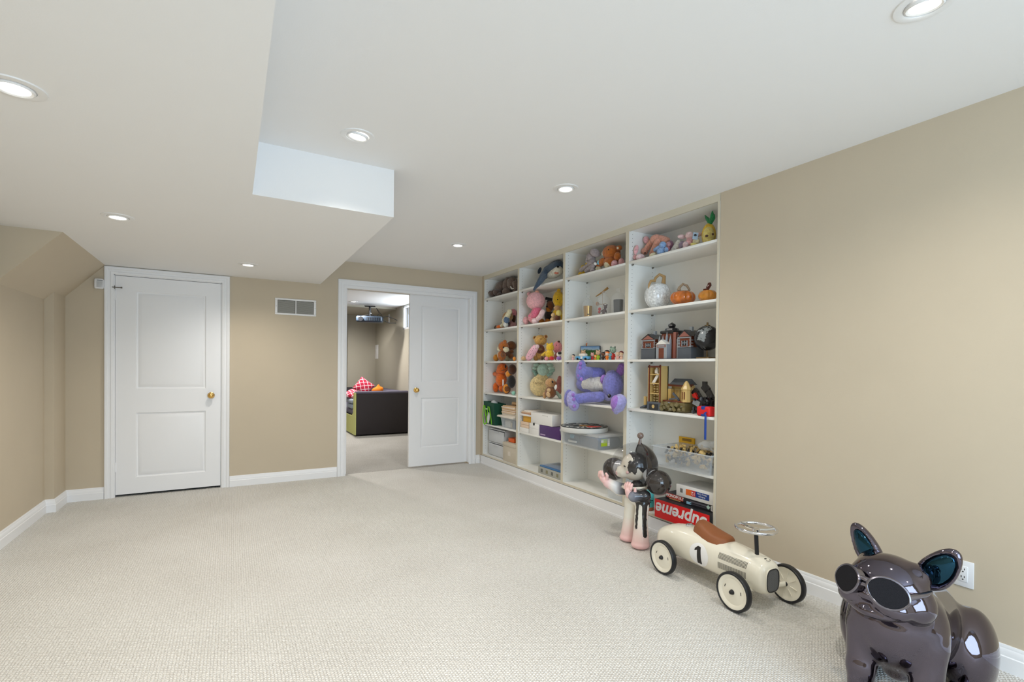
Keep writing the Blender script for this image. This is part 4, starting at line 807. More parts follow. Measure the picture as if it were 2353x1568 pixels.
xbox('print', (-.098, -.006, .004), (.098, 0, .14), PIC, t); obj('frame', MB().box((-.102, -.004, 0), (.102, .012, .006)).box((-.102, -.004, .138), (.102, .012, .144)).box((-.102, -.004, 0), (-.097, .012, .144)).box((.097, -.004, 0), (.102, .012, .144)), plain('dark_blue_frame', (40, 58, 84)), t, smooth=False)
p = on(1340, 2.86, pz0); t = thing('toy_car', 'small sky blue toy car with a white cabin', 'toy car', p, math.radians(-75)); CB = plain('toy_blue', (96, 168, 214), .35)
obj('car_body', MB().rbox((-.075, -.026, .008), (.075, .026, .036), .008), CB, t); obj('cabin', MB().rbox((-.036, -.023, .034), (.036, .023, .062), .008), plain('toy_cream', (232, 226, 214), .4), t); obj('door_mark', MB().box((-.012, -.0268, .012), (.012, -.026, .034)), WHT, t)
for sx_ in (-.046, .046):
    for sy in (-.024, .024): obj('wheel', MB().cyl((sx_, sy-.005, .011), (sx_, sy+.005, .011), .011, seg=14), K, t)
SK = plain('toy_skin', (238, 206, 184), .4)
def fig(label, u, x, h, head, body, hair=None, hat=None, z=None):
    p = on(u, x, pz0 if z is None else z); t = thing('toy_figure', label, 'figurine', p, math.radians(-70)); C_ = lambda c: plain('tf_%d_%d_%d' % c, c, .4)
    obj('body', MB().lathe([(.0, 0), (.36*h*.42, 0), (.34*h*.42, h*.12), (.24*h*.42, h*.42), (.12*h*.42, h*.5), (0, h*.5)], 14).tube([(-.13*h, 0, h*.42), (-.2*h, -.05*h, h*.2)], .05*h, 6).tube([(.13*h, 0, h*.42), (.2*h, -.05*h, h*.2)], .05*h, 6), C_(body), t)
    obj('head', MB().ell((0, 0, h*.68), (h*.24, h*.22, h*.22)), C_(head), t)
    for s in (-1, 1): obj('eye', MB().ell((s*h*.09, -h*.2, h*.69), h*.028), K, t)
    if hair: obj('hair', MB().ell((0, h*.04, h*.76), (h*.26, h*.23, h*.19)), C_(hair), t)
    if hat: obj('ear', MB().ell((-h*.16, 0, h*.9), h*.07), C_(hat), t); obj('ear', MB().ell((h*.16, 0, h*.9), h*.07), C_(hat), t)
W_ = (238, 206, 184)
fig('toy figure with black hair and pale pink clothes beside the toy car', 1317, 2.87, .062, W_, (240, 190, 196), (30, 28, 30))
fig('tan bear-eared figurine standing behind the toy car', 1340, 2.945, .105, (216, 178, 140), (220, 200, 170), None, (216, 178, 140))
fig('pink piglet-like figurine right behind the car bonnet', 1361, 2.91, .075, (226, 170, 168), (200, 60, 70), None, (226, 170, 168))
fig('small orange figurine in front of the picture panel', 1368, 2.86, .05, (240, 190, 120), (236, 130, 30), (236, 130, 30))
fig('tan figurine in a lime green suit', 1374, 2.91, .098, (216, 180, 150), (170, 206, 50), None, (216, 180, 150))
fig('dark brown figurine beside the lime green one', 1386, 2.93, .08, (120, 80, 62), (60, 48, 44), (44, 32, 30))
fig('orange-haired figurine in orange clothes', 1395, 2.87, .078, W_, (238, 130, 40), (240, 120, 40))
fig('black-haired figurine behind the orange-haired one', 1394, 2.99, .10, W_, (40, 40, 60), (24, 24, 28))
fig('tall figurine with grey-green head, red jacket and teal legs', 1408, 2.92, .125, (150, 176, 158), (206, 60, 52), None, (130, 150, 140))
fig('teal figurine next to the tall one', 1402, 2.86, .06, (120, 170, 176), (60, 140, 160), (80, 150, 170))
fig('pale pink figurine between the tall one and the divider', 1419, 2.89, .07, W_, (244, 190, 180), (226, 190, 160))
fig('dark red haired figurine next to the divider', 1427, 2.94, .082, W_, (206, 120, 120), (110, 40, 44))
fig('small peach figurine in front of the dark red haired one', 1427.5, 2.87, .06, W_, (246, 206, 186), (220, 190, 150))
fig('tiny orange figurine perched on the picture panel', 1348, 3.052, .035, (226, 150, 110), (214, 110, 60), None, None, pz0+.1445)
# --- bay 3, row 5 : storage box with a round disc
t = thing('storage_box', 'flat clear storage box with blue contents jutting from the shelf', 'storage box', (2.918, 3.61, Z5), math.radians(2.5))
a, b = .165, .27
tub(t, 'tub', a, b, .115, CLEAR, .003, .94, .0); obj('box_lid', MB().rbox((-a-.006, -b-.006, .112), (a+.006, b+.006, .134), .008), CLEARLID, t)
for m, lo, hi in ((mat('navy_cloth', (44, 66, 98), .7), (-.14, -.24, .006), (.13, .02, .10)), (mat('blue_cloth', (50, 96, 150), .7), (-.135, -.245, .07), (-.02, -.05, .107)), (mat('slate_cloth', (92, 108, 124), .7), (-.14, .03, .006), (.13, .245, .095)), (mat('cyan_cloth', (80, 160, 190), .6), (-.149, .09, .06), (-.12, .15, .1))): xbox('contents', lo, hi, m, t, .02)
xbox('lime_label', (-.125, -b*.965-.002, .035), (-.055, -b*.965, .1), plain('lime_label', (176, 200, 40), .5), t); xbox('label_white', (-.126, -b*.968-.003, .07), (-.1, -b*.968, .09), WHT, t); xbox('label_white', (-.048, -b*.965-.002, .035), (-.025, -b*.965, .1), WHT, t)
xbox('latch', (-a-.008, .02, .03), (-a+.006, .14, .05), CLEARLID, t, .004)
p = (2.862, on(1342, 2.862, .66).y, Z5+.1345); t = thing('round_disc', 'round black and white disc game lying on the storage box', 'disc', p)
DW = plain('disc_white', (222, 222, 218), .35); obj('rim_band', MB().lathe([(.0, 0), (.215, 0), (.22, .006), (.22, .04), (.215, .045), (.0, .045)], 56), DW, t); obj('black_ring', MB().lathe([(.219, .0445), (.216, .049), (.165, .049), (.163, .0445)], 56, ring=True), plain('disc_black', (24, 24, 26), .3), t)
for i in range(14):
    a0 = i*2*PI/14; obj('sector', MB().prism([(.05*math.cos(a0), .05*math.sin(a0)), (.16*math.cos(a0), .16*math.sin(a0)), (.16*math.cos(a0+.2), .16*math.sin(a0+.2)), (.05*math.cos(a0+.2), .05*math.sin(a0+.2))], .045, .0475), plain('disc_black', (24, 24, 26), .3) if i not in (10, 11, 12) else plain('disc_red', (214, 40, 30), .35), t)
obj('hub', MB().lathe([(.045, .045), (.045, .052), (.0, .053)], 24), plain('disc_gold', (150, 112, 60), .4), t)
for i in range(10): an = i*2*PI/10; obj('stud', MB().ell((.19*math.cos(an), .19*math.sin(an), .049), (.012, .012, .003)), DW, t)
# --- bay 3, row 6 : empty clear box behind the figure
p = on(1385, 2.93, Z6); t = thing('clear_box', 'empty clear display box on the bottom shelf behind the helmet figure', 'box', (2.95, 3.19, Z6)); tub(t, 'tub', .12, .09, .2, CLEAR, .003, .99); obj('rim', MB().tube([(-.12, -.09, .2), (.12, -.09, .2), (.12, .09, .2), (-.12, .09, .2)], .003, 6, True), STEEL, t)
# --- bay 4, row 2 : glass pumpkins
def pumpkin(label, u, x, rx, rz, m, stem_m, n, amp, stem, rz_=0):
    p = on(u, x, FLOOR[2]); t = thing('glass_pumpkin', label, 'pumpkin', p, rz_); mb = MB(); vs = []; fs = []; S, J = 96, 26
    for j in range(J+1):
        a = PI*j/J
        for i in range(S):
            th = 2*PI*i/S; k = 1-amp*max(0, 1-abs(math.cos(n*th/2)))**1.5*max(0, math.sin(a))**.5 if 0 < j < J else 1
            r = rx*max(0, math.sin(a))**.9*k; z = -math.cos(a)*rz*(1-.12*math.exp(-((a-PI)/.45)**2)); vs.append((r*math.cos(th), r*math.sin(th), z+rz*.97))
    for j in range(J):
        for i in range(S): fs.append((j*S+i, j*S+(i+1) % S, (j+1)*S+(i+1) % S, (j+1)*S+i))
    o = obj('fruit', mb.add(vs, fs), m, t, angle=80)
    lo = min(v[2] for v in vs); o.location.z = -lo+.0003
    obj('stem', MB().tube(stem[0], stem[1], 10), stem_m, t); return t
WG = mat('speckled_white_glass', (222, 226, 228), .12, var=.28, scale=75, coat=.6, detail=6); AG = mat('amber_glass', (188, 98, 10), .08, coat=1.0, var=.3, scale=26); AG2 = mat('gold_glass', (206, 132, 20), .08, coat=1.0, var=.25, scale=26)
TAN = mat('tan_stem', (176, 142, 92), .35, coat=.4); PALE = mat('clear_stem', (196, 170, 140), .08, trans=.5, coat=.5); RED = mat('dark_red_stem', (92, 30, 14), .08, coat=.6)
th = math.radians(-29.6)
pumpkin('tall white speckled glass pumpkin with a curled tan stem', 1511, 2.95, .103, .108, WG, TAN, 9, .05, ([(.04, -.01, .2), (.045, -.01, .26), (.012, 0, .278), (-.02, 0, .25), (-.03, -.01, .225), (-.062, -.02, .222), (-.078, -.025, .19), (-.082, -.03, .16)], [.018, .014, .012, .011, .013, .011, .009, .006]), th)
pumpkin('squat amber glass pumpkin with a clear looped stem', 1568.5, 2.93, .094, .058, AG, PALE, 10, .09, ([(-.03, 0, .112), (-.026, 0, .135), (.0, 0, .162), (.03, 0, .15), (.046, -.01, .118), (.042, -.02, .10), (.03, -.025, .113)], [.016, .011, .009, .009, .008, .008, .006]), th)
pumpkin('small golden glass pumpkin with a dark red stem', 1626, 2.92, .063, .045, AG2, RED, 9, .09, ([(-.035, -.01, .085), (-.008, -.01, .088), (.0, 0, .1), (.012, 0, .122), (.008, -.008, .132)], [.006, .009, .014, .015, .012]), th)
# --- bay 4, row 3 : brick building model and globe
BK = {n: plain('brick_'+n, c, .3) for n, c in dict(brown=(112, 54, 32), black=(38, 38, 40), lgrey=(150, 156, 162), dgrey=(84, 90, 98), tan=(206, 176, 112), white=(228, 226, 220), rust=(150, 96, 84), olive=(116, 104, 66), red=(190, 30, 24), sand=(190, 170, 120)).items()}
for n in BK: BK[n].node_tree.nodes['Principled BSDF'].inputs['Coat Weight'].default_value = .25
def bx(mb, x0, x1, y0, y1, z0, z1): return mb.box((x0, y0, z0), (x1, y1, z1))
def gable(mb, x0, x1, y0, y1, z0, z1):
    xm = (x0+x1)/2; ov = .008
    mb.add([(x0-ov, y0-ov, z0), (x0-ov, y1+ov, z0), (x1+ov, y1+ov, z0), (x1+ov, y0-ov, z0), (x0-ov, (y0+y1)/2, z1), (x1+ov, (y0+y1)/2, z1)], [(0, 1, 4), (3, 5, 2), (0, 4, 5, 3), (1, 2, 5, 4), (0, 3, 2, 1)])
zb = FLOOR[3]
t = thing('brick_building', 'toy brick mansion with brown towers, grey stone trim and black roofs', 'toy building', (2.95, 2.62, zb))
def Y(u, x=2.90): return on(u, x, zb).y-2.62
def tower(uL, uR, ht, roof, x0=-.06, x1=.07, mat_wall='brown'):
    ya, yb = Y(uR), Y(uL)
    obj('tower_base', bx(MB(), x0-.006, x1, ya-.004, yb+.004, 0, .085), BK['dgrey'], t, smooth=False); obj('tower_wall', bx(MB(), x0, x1, ya, yb, .085, ht), BK[mat_wall], t, smooth=False)
    q = MB()
    for yy in (ya, yb-.012):
        for k in range(6): z = .09+k*(ht-.1)/6; bx(q, x0-.004, x0+.02, yy-.002+(.003 if k % 2 else 0), yy+.014-(.003 if k % 2 else 0), z, z+(ht-.1)/6-.004)
    bx(q, x0-.006, x0, ya, yb, ht-.012, ht-.004); bx(q, x0-.006, x0, ya, yb, .082, .09)
    obj('stone_quoin', q, BK['lgrey'], t, smooth=False)
    w = MB(); ym = (ya+yb)/2; bx(w, x0-.003, x0, ym-.022, ym+.022, .10, ht-.03); obj('window', w, BK['black'], t, smooth=False)
    w = MB(); bx(w, x0-.007, x0, ym-.002, ym+.002, .10, ht-.03); bx(w, x0-.007, x0, ym-.026, ym-.021, .095, ht-.03); bx(w, x0-.007, x0, ym+.021, ym+.026, .095, ht-.03); bx(w, x0-.007, x0, ym-.024, ym+.024, (ht+.07)/2-.003, (ht+.07)/2+.003); obj('window_frame', w, BK['lgrey'], t, smooth=False)
    g = MB(); gable(g, x0, x1, ya, yb, ht, ht+roof); obj('roof', g, BK['black'], t, smooth=False)
    g = MB().add([(x0-.009, ya+.008, ht), (x0-.009, yb-.008, ht), (x0-.009, ym, ht+roof-.012)], [(0, 1, 2)]).add([(x0-.0085, ya+.008, ht), (x0-.0085, yb-.008, ht), (x0-.0085, ym, ht+roof-.012)], [(2, 1, 0)]); obj('gable_wall', g, BK['rust'], t, smooth=False)
    c = MB(); bx(c, .0, .02, ym-.012, ym+.012, ht+roof*.4, ht+roof+.025); obj('chimney', c, BK['lgrey'], t, smooth=False)
tower(1477, 1507, .158, .045); tower(1561, 1590, .165, .05)
ya, yb = Y(1552, 2.97), Y(1526, 2.97)
obj('keep_wall', bx(MB(), -.01, .09, ya, yb, 0, .20), BK['brown'], t, smooth=False); k = MB().rbox((-.02, ya-.012, .20), (.10, yb+.012, .225), .008); obj('keep_roof', k.lathe([(.055, .225), (.05, .24), (.02, .252), (.03, .26), (.026, .275), (.008, .285), (.0, .29)], 8, Matrix.Translation((.04, (ya+yb)/2, 0))), BK['black'], t)
obj('keep_pillar', bx(MB(), -.035, -.01, Y(1549), Y(1543), 0, .205), BK['rust'], t, smooth=False)
q = MB()
for u in (1513, 1521, 1530, 1538, 1556): yy = Y(u); bx(q, -.05, -.035, yy-.006, yy+.006, 0, .15 if u != 1530 else .175); q.lathe([(.008, .15 if u != 1530 else .175), (.0, .19 if u != 1530 else .215)], 6, Matrix.Translation((-.042, yy, 0)))
obj('stone_pinnacle', q, BK['lgrey'], t, smooth=False)
ya, yb = Y(1533, 2.87), Y(1508, 2.87)
obj('gatehouse', bx(MB(), -.085, -.04, ya, yb, 0, .115), BK['lgrey'], t, smooth=False); obj('gate_door', bx(MB(), -.087, -.08, ya+.03, yb-.03, .0, .085), BK['brown'], t, smooth=False); obj('gate_sign', bx(MB(), -.088, -.084, ya+.012, yb-.012, .092, .11), BK['rust'], t, smooth=False); obj('gate_panel', bx(MB(), -.09, -.088, ya+.02, yb-.02, .096, .106), BK['lgrey'], t, smooth=False)
g = MB(); gable(g, -.08, -.04, ya+.01, yb-.01, .115, .15); obj('gate_roof', g, BK['white'], t, smooth=False); obj('link_wall', bx(MB(), -.03, .06, Y(1562), Y(1507), 0, .12), BK['brown'], t, smooth=False); obj('ground_plate', bx(MB(), -.10, .10, Y(1588), Y(1476), 0, .004), BK['dgrey'], t, smooth=False)
p = on(1626, 2.94, zb); gr = 29*mpp((2.94, p.y, zb+.17))
t = thing('globe', 'black globe with silver continents on a bronze stand', 'globe', (2.94, p.y+.006, zb)); gz = .058+gr
GM = mat('globe_print', (30, 30, 34), .22); nt = GM.node_tree; tcn = nt.nodes.new('ShaderNodeTexCoord'); nz = nt.nodes.new('ShaderNodeTexNoise'); nz.inputs['Scale'].default_value = 9; nz.inputs['Detail'].default_value = 9; nz.inputs['Roughness'].default_value = .62; cr = nt.nodes.new('ShaderNodeValToRGB'); cr.color_ramp.elements[0].position = .54; cr.color_ramp.elements[1].position = .56; cr.color_ramp.elements[0].color = srgb((28, 28, 31)); cr.color_ramp.elements[1].color = srgb((142, 148, 150))
nt.links.new(tcn.outputs['Object'], nz.inputs['Vector']); nt.links.new(nz.outputs['Fac'], cr.inputs[0]); nt.links.new(cr.outputs[0], nt.nodes['Principled BSDF'].inputs['Base Color'])
BZ = mat('bronze', (132, 112, 82), .3, .9)
obj('sphere', MB().ell((0, 0, gz), gr, u=40, w=24), GM, t); obj('axis_cap', MB().cyl((0, 0, gz+gr-.002), (0, 0, gz+gr+.022), .007, seg=12).cyl((0, 0, gz+gr-.003), (0, 0, gz+gr+.003), .02, seg=18), BZ, t); obj('stem', MB().cyl((0, 0, .006), (0, 0, gz-gr+.004), .005, seg=12), BZ, t); obj('base', MB().rbox((-.05, -.055, 0), (.05, .055, .012), .003), BZ, t)
# --- bay 4, row 4 : tan brick castle, black brick ship, red pouch
zb = FLOOR[4]
t = thing('brick_castle', 'tan toy brick castle with a tall tower and grey hall roof', 'toy building', (2.94, 2.7, zb))
def Y(u, x=2.90): return on(u, x, zb).y-2.7
ya, yb = Y(1518, 2.87), Y(1490, 2.87); ht = .345
obj('tower_foot', bx(MB(), -.08, .0, ya-.006, yb+.006, 0, .065), BK['dgrey'], t, smooth=False); w = MB(); bx(w, -.08, .01, yb-.014, yb, .065, ht); bx(w, -.08, .01, ya, ya+.012, .065, ht); bx(w, -.0, .01, ya, yb, .065, ht); bx(w, -.074, .0, ya+.01, yb-.01, .125, .135); bx(w, -.074, .0, ya+.01, yb-.01, .205, .213); bx(w, -.074, .0, ya+.01, yb-.01, .275, .283)
obj('tower_wall', w, BK['tan'], t, smooth=False); w = MB()
for z0, z1 in ((.07, .12), (.14, .20)):
    for i in range(3):
        for j in range(3): bx(w, -.05, -.044, ya+.018+i*.03, ya+.036+i*.03, z0+j*.02, z0+j*.02+.011)
obj('lattice', w, BK['sand'], t, smooth=False); w = MB(); bx(w, -.083, -.073, ya-.002, ya+.006, .065, ht+.01); bx(w, -.083, -.073, yb-.016, yb-.009, .065, ht+.01); bx(w, -.083, -.07, ya, yb, ht-.012, ht+.002); obj('tower_edge', w, BK['brown'], t, smooth=False)
obj('tower_statue', MB().rbox((-.06, (ya+yb)/2-.016, .285), (-.035, (ya+yb)/2+.016, .32), .006).ell((-.05, (ya+yb)/2, .325), .01), BK['white'], t); obj('stair', MB().box((-.004, -.05, -.012), (.004, .05, .012), Matrix.Translation((-.06, (ya+yb)/2, .245)) @ Matrix.Rotation(-.95, 4, 'X')), BK['white'], t, smooth=False); obj('gear', MB().lathe([(0, 0), (.014, 0), (.014, .006), (0, .006)], 16, Matrix.Translation((-.086, (ya+yb)/2, .03)) @ Matrix.Rotation(PI/2, 4, 'Y')), BK['tan'], t); obj('door_arch', bx(MB(), -.084, -.078, ya+.02, yb-.02, .004, .05), BK['black'], t, smooth=False)
ya2, yb2 = Y(1577, 2.9), ya-.006
obj('hall_rock', MB().rbox((-.06, ya2, 0), (.12, yb2, .075), .01), BK['olive'], t); obj('hall_floor', bx(MB(), -.055, .11, ya2+.01, yb2, .075, .085), BK['brown'], t, smooth=False); obj('hall_wall', bx(bx(MB(), .04, .06, ya2+.01, yb2, .085, .20), .0, .06, yb2-.03, yb2, .085, .17), BK['tan'], t, smooth=False)
w = MB()
for i in range(7): bx(w, .034, .042, ya2+.04+i*.03, ya2+.046+i*.03, .10, .17)
bx(w, .03, .045, ya2+.01, yb2, .165, .172); obj('hall_arcade', w, BK['sand'], t, smooth=False)
obj('hall_beam', bx(MB(), .0, .06, ya2+.02, yb2, .19, .21), BK['brown'], t, smooth=False); g = MB().add([(-.01, ya2+.03, .205), (.11, ya2+.03, .205), (.05, ya2+.03, .25), (-.01, yb2-.02, .205), (.11, yb2-.02, .205), (.05, yb2-.02, .25)], [(0, 2, 1), (3, 4, 5), (0, 3, 5, 2), (1, 2, 5, 4), (0, 1, 4, 3)]); obj('hall_roof', g, BK['dgrey'], t, smooth=False)
yt = Y(1570, 2.88); obj('turret', MB().lathe([(.034, .08), (.034, .165), (.038, .17), (.038, .178), (.026, .2), (.016, .222), (.006, .235), (0, .236)], 8, Matrix.Translation((-.03, yt, 0))), BK['tan'], t, smooth=False); obj('turret_windows', bx(bx(MB(), -.0645, -.06, yt-.012, yt-.006, .1, .155), -.0645, -.06, yt+.006, yt+.012, .1, .155), BK['brown'], t, smooth=False)
obj('cave_arch', MB().lathe([(0, 0), (.02, 0), (.02, .006), (0, .006)], 16, Matrix.Translation((-.064, Y(1541), .04)) @ Matrix.Rotation(PI/2, 4, 'Y')), BK['black'], t); obj('stone_arch', MB().tube([(-.064, Y(1541)+.027*math.cos(a), .04+.027*math.sin(a)) for a in [i*PI/8 for i in range(9)]], .007, 6), BK['lgrey'], t)
obj('broken_beam', MB().box((-.005, -.04, -.008), (.005, .04, .008), Matrix.Translation((-.035, Y(1552), .115)) @ Matrix.Rotation(.7, 4, 'X')).box((-.005, -.05, -.006), (.005, .04, .006), Matrix.Translation((-.045, Y(1548), .098)) @ Matrix.Rotation(-.15, 4, 'X')), BK['dgrey'], t, smooth=False)
random.seed(5); w = MB()
for i in range(26): r = random.uniform(.008, .018); w.rbox((-r, -r, -r*.8), (r, r, r*.8), r*.3, Matrix.Translation((random.uniform(-.085, -.055), random.uniform(ya2+.0, yb2-.01), random.uniform(.02, .06))) @ Euler((random.random(), random.random(), random.random())).to_matrix().to_4x4(), 1)
obj('rocks', w, BK['olive'], t, smooth=False); obj('side_column', MB().cyl((-.04, Y(1483), .02), (-.04, Y(1483), .1), .014, seg=10), BK['tan'], t); obj('side_ramp', MB().box((-.07, -.03, 0), (.0, .03, .012), Matrix.Translation((0, Y(1483), .0125)) @ Matrix.Rotation(-.35, 4, 'X')), BK['dgrey'], t, smooth=False)
t = thing('brick_spaceship', 'black toy brick ship with raised wings and a red accent', 'toy spaceship', (2.955, 2.292, zb))
def bar(m, name, pts, r, dx=0): 
    P = [Vector((dx+(q[2] if len(q) > 2 else 0), on(q[0], 2.93, zb).y-2.3, max(.03, zat(q[0], q[1], 2.93)-zb))) for q in pts]
    return P
def slab(name, pts, w, th, m):
    P = bar(m, name, pts, 0); mb = MB()
    for i in range(len(P)-1):
        d = P[i+1]-P[i]; q = d.to_track_quat('Y', 'X').to_matrix().to_4x4(); mb.box((-w/2*(1-.15*i), 0, -th/2), (w/2*(1-.15*i), d.length*1.04, th/2), Matrix.Translation(P[i]) @ q)
    return obj(name, mb, m, t, smooth=False)
slab('wing', [(1586, 897), (1593, 905), (1602, 920), (1606, 932)], .05, .022, BK['black']); slab('wing_stripe', [(1591, 905, -.02), (1598, 918, -.02)], .03, .02, BK['red']); slab('wing', [(1608, 886), (1618, 898), (1628, 918), (1634, 932)], .05, .02, BK['black']); slab('wing_tip', [(1611, 877), (1611, 889)], .03, .022, BK['black'])
slab('hull', [(1596, 930), (1612, 926), (1624, 924), (1632, 928)], .07, .05, BK['black']); slab('hull_plate', [(1590, 922, -.02), (1604, 930, -.02)], .04, .012, BK['lgrey']); slab('nose_boom', [(1590, 943), (1600, 941), (1612, 937)], .04, .028, BK['black'])
random.seed(9); w = MB(); w2 = MB()
for i in range(46):
    u, v = random.uniform(1592, 1634), random.uniform(912, 942); q = bar(None, '', [(u, v)], 0)[0]; r = random.uniform(.006, .015)
    (w2 if i % 5 == 0 else w).box((-r, -r, -r*.6), (r, r, r*.6), Matrix.Translation(q+Vector((random.uniform(-.05, .02), 0, 0))) @ Euler((random.random()*2, random.random(), 0)).to_matrix().to_4x4())
obj('greebles', w, BK['black'], t, smooth=False); obj('grey_greebles', w2, BK['dgrey'], t, smooth=False)
for u in (1592, 1607): q = bar(None, '', [(u, 948)], 0)[0]; obj('landing_wheel', MB().cyl((-.03, q.y-.006, .0135), (-.03, q.y+.006, .0135), .0135, seg=14).cyl((-.03, q.y, .0135), (-.03, q.y, .05), .006, seg=8), BK['dgrey'], t)
p = on(1630, 2.87, zb); t = thing('pencil_pouch', 'red pouch with blue trim at the shelf edge', 'pouch', (2.85, p.y+.012, zb)); RD = mat('red_fabric', (226, 34, 38), .5); BL = mat('blue_fabric', (28, 66, 150), .5)
obj('pouch', MB().rbox((-.035, -.055, 0), (.035, .055, .068), .014, seg=3), RD, t); obj('strap_patch', MB().rbox((-.0365, -.018, .045), (.02, .014, .0695), .004), BL, t); obj('strap_patch', MB().rbox((-.0365, -.018, .0005), (.02, .014, .016), .003), BL, t)
P_ = [at(u, v, X=2.796)-t.location for u, v in ((1641, 957), (1640.5, 975), (1638, 995), (1635, 1013))]
obj('hanging_strap', MB().tube([Vector((-.0345, -.03, .03)), Vector((-.052, -.03, .022))]+[Vector((q.x, max(q.y, -.04), q.z)) for q in P_], [.005, .0065, .007, .008, .008, .0075], 8), BL, t)
# --- bay 4, row 5 : bin of bricks
yc, hb_ = (2.215+2.735)/2, .262
t = thing('storage_bin', 'open clear bin full of loose tan and black toy bricks', 'bin', (2.945, 2.462, Z5)); tub(t, 'tub', .155, hb_, .14, CLEAR, .003, .93, .006)
random.seed(3)
w = MB(); cols = []
for nm, n, zr in ((0, 120, (.02, .145)), (1, 70, (.02, .12)), (2, 22, (.02, .11))):
    for i in range(n):
        z = random.uniform(*zr); k = .80+.1*z/.14; y = random.uniform(-hb_*k, hb_*k*(.55 if nm == 0 and z > .1 else 1)); x = random.uniform(-.155*k, .13*k)
        if nm == 1 and y < -.02 and random.random() < .5: y = -y
        r = random.uniform(.009, .019); x *= .93; y *= .95; w.box((-r, -r*.55, -r*.45), (r, r*.55, r*.45), Matrix.Translation((x, y, z)) @ Euler((random.random()*3, random.random()*3, random.random()*3)).to_matrix().to_4x4()); cols += [nm]*6
me_ = w.mesh('loose_bricks', BK['tan'], False); me_.materials.append(BK['black']); me_.materials.append(BK['dgrey']); me_.polygons.foreach_set('material_index', cols)
tag(put('loose_bricks', me_, None, (2.945, 2.462, Z5+.008)), 'loose tan, black and grey toy bricks heaped in the clear bin', 'toy bricks', kind='stuff')
t = thing('plastic_bag', 'crumpled clear plastic bag on the brick bin', 'plastic bag', (2.92, 2.33, Z5+.145)); s = SDF()
random.seed(21)
for i in range(9): s.u(sd_ell((random.uniform(-.06, .06), random.uniform(-.09, .06), random.uniform(.01, .05)), (random.uniform(.02, .045), random.uniform(.02, .04), random.uniform(.02, .035)), (random.random(), random.random(), 0)), .006)
put('bag', s.mesh('bag', CLEAR, (-.13, -.15, -.04), (.13, .13, .1), .008), t)
t, h = boxthing('crayon_box', 'yellow pencil box leaning behind the brick bin', 'box', (3.102-.0, 2.60, Z5), (3.114, 2.75, Z5+.185), mat('yellow_pack', (240, 186, 30), .5)); xbox('print_band', (-h[0]-.0008, -.05, .155), (-h[0], .04, .175), plain('pack_print', (150, 110, 20), .5), t)
# --- bay 4, row 6 : game boxes
t, h = boxthing('game_box', 'big red box printed with an upside-down white word', 'box', (2.782, 2.196, Z6), (3.05, 2.685, Z6+.135), mat('black_print_card', (34, 34, 38), .4, var=.5, scale=30))
xbox('red_face', (-h[0]-.0012, -h[1], 0), (-h[0], h[1], .135), mat('red_card', (228, 24, 26), .35), t)
text('logo_word', 'Supreme', .128, plain('logo_white', (238, 236, 236), .4), t, basis((-h[0]-.002, .0, .072), (0, 1, 0), (0, 0, -1)), .0005, .0032, .22)
t, h = boxthing('game_box', 'black board game box with its name in a red band', 'box', (2.86, 2.197, Z6+.1355), (3.1, 2.655, Z6+.183), mat('black_game_card', (42, 40, 46), .4))
xbox('red_band', (-h[0]-.001, .06, .012), (-h[0], h[1]-.012, .044), mat('band_red', (196, 60, 46), .45), t); text('game_name', 'MONOPOLY', .030, plain('game_white', (242, 236, 230), .45), t, basis((-h[0]-.0016, .138, .029), (0, -1, 0), (0, 0, 1)), .0004, .0008); xbox('gold_strip', (-h[0]-.001, .085, .003), (-h[0], .19, .011), plain('strip_gold', (190, 150, 100), .5), t)
for y0_, y1_, z0_, z1_, c in ((-.012, .03, .006, .024, (150, 200, 226)), (-.19, .0, .025, .036, (92, 90, 100)), (-.19, .0, .012, .018, (78, 76, 86))): xbox('fine_print', (-h[0]-.0008, y0_, z0_), (-h[0], y1_, z1_), plain('fp_%d' % c[0], c, .5), t)
xbox('barcode_label', (-h[0]-.001, -h[1]+.004, .006), (-h[0], -h[1]+.05, .042), WHT, t); [xbox('barcode_bar', (-h[0]-.0014, -h[1]+.01+i*.006, .011), (-h[0]-.001, -h[1]+.0125+i*.006, .036), K, t) for i in range(6)]
obj('warning_mark', MB().lathe([(0, 0), (.016, 0), (.016, .0012), (0, .0012)], 4, Matrix.Translation((-h[0]-.0001, -h[1]+.072, .026)) @ Matrix.Rotation(-PI/2, 4, 'Y')), plain('mint_mark', (190, 222, 210), .5), t)
t, h = boxthing('product_box', 'white box with upside-down orange and blue label on the games', 'box', (2.852, 2.197, Z6+.1835), (3.1, 2.545, Z6+.268), CARD)
xbox('orange_label', (-h[0]-.001, .038, .024), (-h[0], .085, .066), plain('label_orange', (236, 110, 40), .45), t); xbox('red_label', (-h[0]-.001, .0, .024), (-h[0], .037, .066), plain('label_red', (206, 36, 40), .45), t); xbox('blue_label', (-h[0]-.001, -.115, .024), (-h[0], .0, .066), plain('label_blue', (36, 66, 140), .45), t)
text('label_number', '12', .034, plain('label_print', (240, 236, 232), .45), t, basis((-h[0]-.0015, .019, .045), (0, 1, 0), (0, 0, -1)), .0003, .0006); text('label_words', 'Heavy Duty', .017, plain('label_print', (240, 236, 232), .45), t, basis((-h[0]-.0015, -.055, .054), (0, 1, 0), (0, 0, -1)), .0003); text('label_words', 'Robuste', .017, plain('label_print', (240, 236, 232), .45), t, basis((-h[0]-.0015, -.055, .036), (0, 1, 0), (0, 0, -1)), .0003)
[xbox('barcode_bar', (-h[0]-.001, .115+i*.004, .03), (-h[0], .1168+i*.004, .06), K, t) for i in range(6)]
